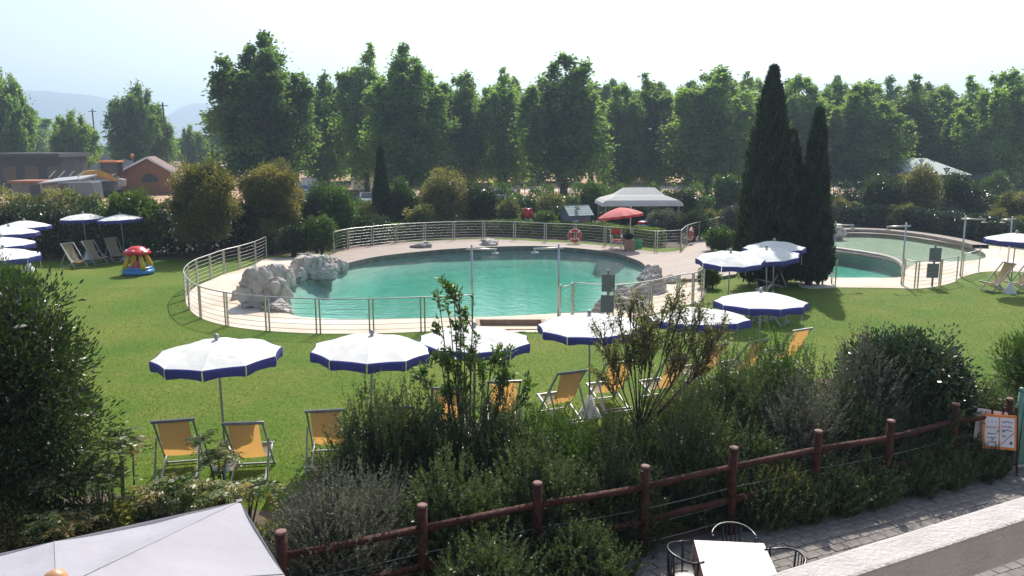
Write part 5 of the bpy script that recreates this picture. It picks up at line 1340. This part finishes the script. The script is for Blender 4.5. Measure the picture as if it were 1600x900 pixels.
for k, (px, ty, w, Y, pr) in enumerate(ROW):
    tree(f'tall leafy tree, {ordn[k]} to the right of the largest tree behind the pool', px, ty, w, Y, protos[pr], k + 7)
rg = random.Random(21)
lab2 = 'tall leafy tree in the dense second row, seen only between the front trees'
for px in range(470, 1700, 34):
    tree(lab2, px + rg.uniform(-14, 14), rg.uniform(120, 146), rg.uniform(72, 96), rg.uniform(112, 132), protos[rg.randrange(6)], rg.random() * 9, 'second row of trees')
lab3 = 'far tree of the closing belt behind the rows, seen only low between trunks'
for px in range(-40, 1720, 58):
    if 30 < px < 330: ty, Y = rg.uniform(206, 218), rg.uniform(210, 240)
    else: ty, Y = rg.uniform(150, 178), rg.uniform(175, 215)
    o = tree(lab3, px + rg.uniform(-14, 14), ty, rg.uniform(84, 116), Y, protos[rg.randrange(6)] if rg.random() < .6 else round_p[0], rg.random() * 9, 'far belt of trees')

# ================================================================== buildings and machines on the left
def building_at(px, Y): return Vector((AT(px, 226, Y).x, Y, 0))
Y = 92; b0 = building_at(224, Y); s = mpp(270, Y)
t = thing('orange_house', 'small orange plastered house with gabled tile roof and arched window', 'house', b0, math.radians(16))
hw = 38 * s; ze, za = zat(271, Y), zat(248, Y)
MB().prism([(-hw, 0), (hw, 0), (hw, ze + .25), (.3, za - .05), (-hw, ze)], 'y', 0, 5).build('wall', 'orange_plaster', t)
for sx in (-1, 1):
    r_ = MB().add([(sx * (hw + .6), -.5, ze - .2), (.3, -.5, za + .1), (.3, 5.4, za + .1), (sx * (hw + .6), 5.4, ze - .2)], [(0, 1, 2, 3)]).build('roof_slope', 'tile_roof', t)
    sm = r_.modifiers.new('thick', 'SOLIDIFY'); sm.thickness = .16
    MB().bar((sx * (hw + .62), -.55, ze - .15), (.3, -.55, za + .14), .07, .2).build('verge_board', 'white_paint', t)
pts = [(-.9, 0), (.9, 0)] + [(.9 * math.cos(a), .1 + .85 * math.sin(a)) for a in [math.pi * k / 10 for k in range(11)]]
MB().prism([(x + .4, z + 1.4) for x, z in pts], 'y', -.04, .02).build('window', 'glass_dark', t)
Y = 96; b0 = building_at(38, Y); s = mpp(270, Y)
t = thing('grey_shed', 'long low grey shed with overhanging flat roof at the left edge', 'shed', b0)
zt = zat(245, Y); MB().box((0, 3, zt / 2), (56 * s * 1.9, 6, zt)).build('wall', 'shed_grey', t)
MB().box((0, 2.6, zt + .2), (64 * s * 1.9, 7.6, .45)).build('roof', 'shed_grey', t)
for k in range(4): MB().box((-4.6 + k * 2.6, -.04, zt * .55), (1.6, .08, zt * .4)).build('window', 'glass_dark', t)
Y = 84; b0 = building_at(36, Y); s = mpp(290, Y); t = thing('low_garage', 'low beige garage box with reddish roof edge before the grey shed', 'garage', b0)
zt = zat(286, Y); MB().box((0, 1.5, zt / 2), (50 * s, 3, zt)).build('wall', 'shed_beige', t); MB().box((0, 1.4, zt + .12), (57 * s, 3.5, .24)).build('roof', 'rust', t); MB().box((12 * s, -.03, zt * .45), (16 * s, .06, zt * .85)).build('door', 'shed_grey', t)
Y = 82; b0 = building_at(95, Y); s = mpp(284, Y); t = thing('carport', 'lean-to carport with shiny sheet-metal roof beside the garage', 'carport', b0)
za, zb = zat(285, Y), zat(279, Y)
r_ = MB().add([(-32 * s, -1, za), (32 * s, -1, zb), (32 * s, 2.5, zb + .35), (-32 * s, 2.5, za + .35)], [(0, 1, 2, 3)]).build('roof', 'metal_sheet', t); sm = r_.modifiers.new('thick', 'SOLIDIFY'); sm.thickness = .12
for x in (-30, 0, 30):
    for y in (-.8, 2.3): MB().tube([(x * s, y, 0), (x * s, y, za + (zb - za) * (x + 32) / 64 - .02 + (y > 0) * .3)], .06, 6).build('post', 'steel_dull', t)
for k in range(4): MB().tube([(-26 * s + k * 15 * s, .3, zb + .1), (-18 * s + k * 15 * s, .6, zb + .75)], .05, 5).build('pipe', 'white_paint', t)
# digger
Y = 88; b0 = building_at(155, Y); s = mpp(270, Y); t = thing('digger', 'yellow tracked digger with cab beside the orange house', 'digger', b0)
for sy in (-.9, .9): MB().tube([(-1.6, sy, .4), (1.6, sy, .4)], .4, 10).build('track', 'rubber', t)
z1 = zat(284, Y); z2 = zat(271, Y); z3 = zat(254, Y)
MB().box((0, 0, z1 * .5 + .4), (3.4, 2.2, z1 - .6)).build('body', 'shed_grey', t, False, .08)
MB().box((1.15, 0, (z2 + z3) / 2), (1.6, 1.4, z3 - z2)).build('cab', 'glass_dark', t, False, .05)
for sx in (-.8, .8):
    for sy in (-.7, .7): MB().bar((1.15 + sx, sy, z2), (1.15 + sx, sy, z3), .09, .09).build('cab_pillar', 'shed_grey', t)
MB().box((1.1, 0, z3 + .1), (2.1, 1.6, .18)).build('cab_roof', 'orange_paint', t, False, .05)
MB().tube([(-2.2, -.9, z2 - .3), (-1, -.9, z2 + .0), (.2, -.9, z2 + .05), (1.2, -.9, z2 - .3), (1.9, -.9, z2 - .75)], [.2, .36, .42, .36, .12], 10).build('boom', 'digger_yellow', t, True)
MB().add([(2.2, -1.2, z2 - .5), (2.9, -1.2, z2 - .6), (2.9, -.5, z2 - .6), (2.2, -.5, z2 - .5), (2.3, -1.2, z1 - .5), (2.8, -1.2, z1 - .4), (2.8, -.5, z1 - .4), (2.3, -.5, z1 - .5)], [(0, 1, 2, 3), (7, 6, 5, 4), (0, 4, 5, 1), (1, 5, 6, 2), (2, 6, 7, 3), (3, 7, 4, 0)]).build('bucket', 'steel_dull', t)
# heap of rubble
Y = 112; b0 = building_at(172, Y); b = MB(); V = []; nx = 24
for i in range(nx + 1):
    for j in range(9):
        x, y = (i / nx - .5) * 11, (j / 8 - .5) * 7; hh = 4.4 * max(0, 1 - (abs(x) / 5.5) ** 1.6) * max(0, 1 - (abs(y) / 3.5) ** 2); V.append((x, y, hh * (.85 + .4 * noise.noise(Vector((x * .6, y * .6, 2)))) + .25 * noise.noise(Vector((x * 2, y * 2, 5))) * (hh > .1)))
b.add(V, [(i * 9 + j, i * 9 + j + 1, (i + 1) * 9 + j + 1, (i + 1) * 9 + j) for i in range(nx) for j in range(8)]); o = b.build('rubble_heap', 'rubble', None); o.location = b0; tag(o, 'grey heap of rubble and earth behind the digger', 'heap')
# poles
def pole(label, px, by_Y, ty, lean=0):
    b0 = building_at(px, by_Y); h = zat(ty, by_Y); t = thing('utility_pole', label, 'pole', b0, 0, 'utility poles'); MB().tube([(0, 0, 0), (lean, 0, h)], [.14, .1], 8).build('shaft', 'bark', t, True); MB().bar((lean - .6, 0, h - .4), (lean + .6, 0, h - .4), .1, .1).build('cross_arm', 'bark', t); return t
pole('dark utility pole right of the orange house', 259, 100, 160)
pole('thin distant pole beside the round tree behind the digger', 149, 130, 170)
b0 = building_at(205, 94); t = thing('warning_lamp', 'round orange lamp on a post above the orange house roof', 'lamp post', b0); zt = zat(244, 94)
MB().tube([(0, 0, 0), (0, 0, zt)], .06, 8).build('post', 'steel_dull', t); MB().lathe([(.15, 0), (.21, .13), (.21, .27), (.15, .43), (.03, .46)], 14, (0, 0, zt - .2)).build('head', 'orange_paint', t, True)

# ------------------------------------------------------------------ vehicles
def car(label, px, Y, rz, paint, kind='car', name='parked_car', group='parked vehicles beyond the shrubs'):
    b0 = building_at(px, Y); t = thing(name, label, kind, b0, rz, group)
    if kind == 'van': prof = [(-2.3, .35), (2.3, .35), (2.35, .9), (1.75, 1.15), (1.15, 1.95), (-2.2, 2.0), (-2.3, 1.0)]; win = [(1.0, 1.15), (1.55, 1.15), (1.05, 1.8), (.3, 1.8), (.3, 1.15)]; H_ = 2.0
    else: prof = [(-2.1, .32), (2.1, .32), (2.15, .72), (1.2, .92), (.6, 1.42), (-1.1, 1.46), (-1.75, .98), (-2.12, .9)]; win = [(.98, .95), (.5, 1.36), (-1.0, 1.39), (-1.5, .98)]; H_ = 1.46
    MB().prism(prof, 'y', -.85, .85).build('body', paint, t, False, .06)
    for sy in (-.86, .86): MB().prism(win, 'y', sy - .015, sy + .015).build('side_window', 'glass_dark', t)
    if kind == 'van': MB().bar((1.78, 0, 1.2), (1.22, 0, 1.88), 1.45, .03, (1, 0, 1)).build('windscreen', 'glass_dark', t)
    else:
        MB().bar((1.16, 0, .97), (.66, 0, 1.4), 1.4, .03, (1, 0, 1)).build('windscreen', 'glass_dark', t); MB().bar((-1.72, 0, 1.03), (-1.16, 0, 1.44), 1.4, .03, (-1, 0, 1)).build('rear_window', 'glass_dark', t)
    for sx in (-1.35, 1.35):
        for sy in (-.8, .8):
            w_ = MB().tube([(sx, sy - .1, .32), (sx, sy + .1, .32)], .32, 14).build('wheel', 'rubber', t); MB().tube([(sx, sy - .11, .32), (sx, sy + .11, .32)], .18, 10).build('rim', 'steel_dull', w_)
    for sy in (-.6, .6): MB().box((2.13 if kind != 'van' else 2.34, sy, .68), (.05, .3, .14)).build('headlight', 'sign_white', t)
    return t
car('blue van parked behind the mid-green shrub', 484, 74, math.radians(75), 'car_blue', 'van', 'parked_van')
car('white box van behind the blue van', 492, 92, math.radians(80), 'car_white', 'van', 'parked_van')
car('grey car right of the blue van', 540, 76, math.radians(60), 'car_grey')
car('white car with windscreen glinting, left of the thin cypress', 577, 72, math.radians(95), 'car_white')
car('white and red vehicle behind the glinting white car', 580, 92, math.radians(20), 'car_white', 'van', 'parked_van')
car('white car half hidden behind the dark leafy shrub', 790, 78, math.radians(8), 'car_white')
car('grey van in tree shade behind the gazebo', 960, 118, math.radians(170), 'car_grey', 'van', 'parked_van')
car('grey van roof showing over the rust-tinged hedge', 112, 80, math.radians(175), 'car_grey', 'van', 'parked_van')
car('car in deep shade under the trees behind the pool shower', 822, 112, math.radians(5), 'car_grey')

# ------------------------------------------------------------------ tents and signs on the right
Y = 80; b0 = building_at(1462, Y); s = mpp(260, Y); t = thing('marquee', 'pale marquee roof showing above the right-hand shrubs', 'marquee', b0, math.radians(-6))
zr, zs = zat(248, Y), zat(272, Y)
r_ = MB().add([(-64 * s, 3, zr), (6 * s, 3, zr), (48 * s, -1.5, zs), (-40 * s, -1.5, zs), (6 * s, 7, zs), (-70 * s, 7, zs)], [(0, 1, 2, 3), (0, 1, 4, 5)]).build('roof', 'tent_pale', t); sm = r_.modifiers.new('thick', 'SOLIDIFY'); sm.thickness = .05
MB().add([(-64 * s, 3, zr), (-40 * s, -1.5, zs), (-70 * s, -1.5, zs - .2)], [(0, 1, 2)]).build('gable', 'tent_dark', t)
MB().box((0, 2.6, zs / 2), (96 * s, 7., zs - .1)).build('side_wall', 'tent_dark', t)
Y = 84; b0 = building_at(1566, Y); s = mpp(265, Y); t = thing('marquee', 'dark green tent at the far right under the trees', 'tent', b0); z1 = zat(264, Y); z0 = zat(276, Y)
MB().prism([(-45 * s, z0), (0, z1), (45 * s, z0), (45 * s, 0), (-45 * s, 0)], 'y', 0, 5).build('roof', 'tent_dark', t)
def road_sign(label, px, Y, cy, r):
    b0 = building_at(px, Y); z = zat(cy, Y); t = thing('road_sign', label, 'road sign', b0, 0, 'triangular road signs')
    MB().tube([(0, .04, 0), (0, .04, z + r)], .035, 6).build('post', 'steel_dull', t)
    MB().prism([(-r * 1.1, z + r * .65), (r * 1.1, z + r * .65), (0, z - r * 1.1)], 'y', -.02, .01).build('panel', 'rust', t)
    MB().prism([(-r * .62, z + r * .4), (r * .62, z + r * .4), (0, z - r * .6)], 'y', -.032, -.021).build('inner_panel', 'sign_white', t)
road_sign('triangular road sign in front of the pale marquee, upper left one', 1442, 76, 252, .26)
road_sign('triangular road sign in front of the pale marquee, lower right one', 1483, 66, 266, .28)
# thin posts of the field fence and litter bins
rg = random.Random(6)
for k, px in enumerate((805, 820, 828, 862, 873, 902, 948, 1290, 1302, 1313, 1325)):
    q = G(px, 311 if px < 1200 else 303); o = MB().tube([(0, 0, -.05), (0, 0, 1.25)], .045, 6).build('field_post', 'bark', None); o.location = q
    tag(o, 'thin dark post in the bare field behind the shrubs', 'post', 'thin posts in the field')
for lab, px, by in (('dark litter bin left of the shaded tree trunk in the field', 862, 303), ('dark litter bin beside the half hidden white car', 810, 304)):
    q = G(px, by); t = thing('litter_bin', lab, 'bin', q, 0, 'litter bins in the field'); MB().tube([(0, 0, .25), (0, 0, 1.)], [.24, .28], 10).build('body', 'car_grey', t); MB().tube([(0, 0, 0), (0, 0, .3)], .05, 6).build('post', 'bark', t)

# ------------------------------------------------------------------ the summer air
b = MB().box((0, 2400, 110), (9000, 5200, 226)); o = b.build('haze', 'mountain'); o.data.materials.clear()
m = bpy.data.materials.new('haze'); m.use_nodes = True; nn_ = m.node_tree.nodes; nn_.remove(nn_['Principled BSDF'])
v = nn_.new('ShaderNodeVolumePrincipled'); v.inputs['Color'].default_value = (.6, .79, 1., 1); v.inputs['Density'].default_value = 6.5e-4; v.inputs['Anisotropy'].default_value = .35
m.node_tree.links.new(v.outputs[0], nn_['Material Output'].inputs['Volume']); o.data.materials.append(m); o['kind'] = 'stuff'
tag(o, 'pale summer haze over the whole place', 'haze')
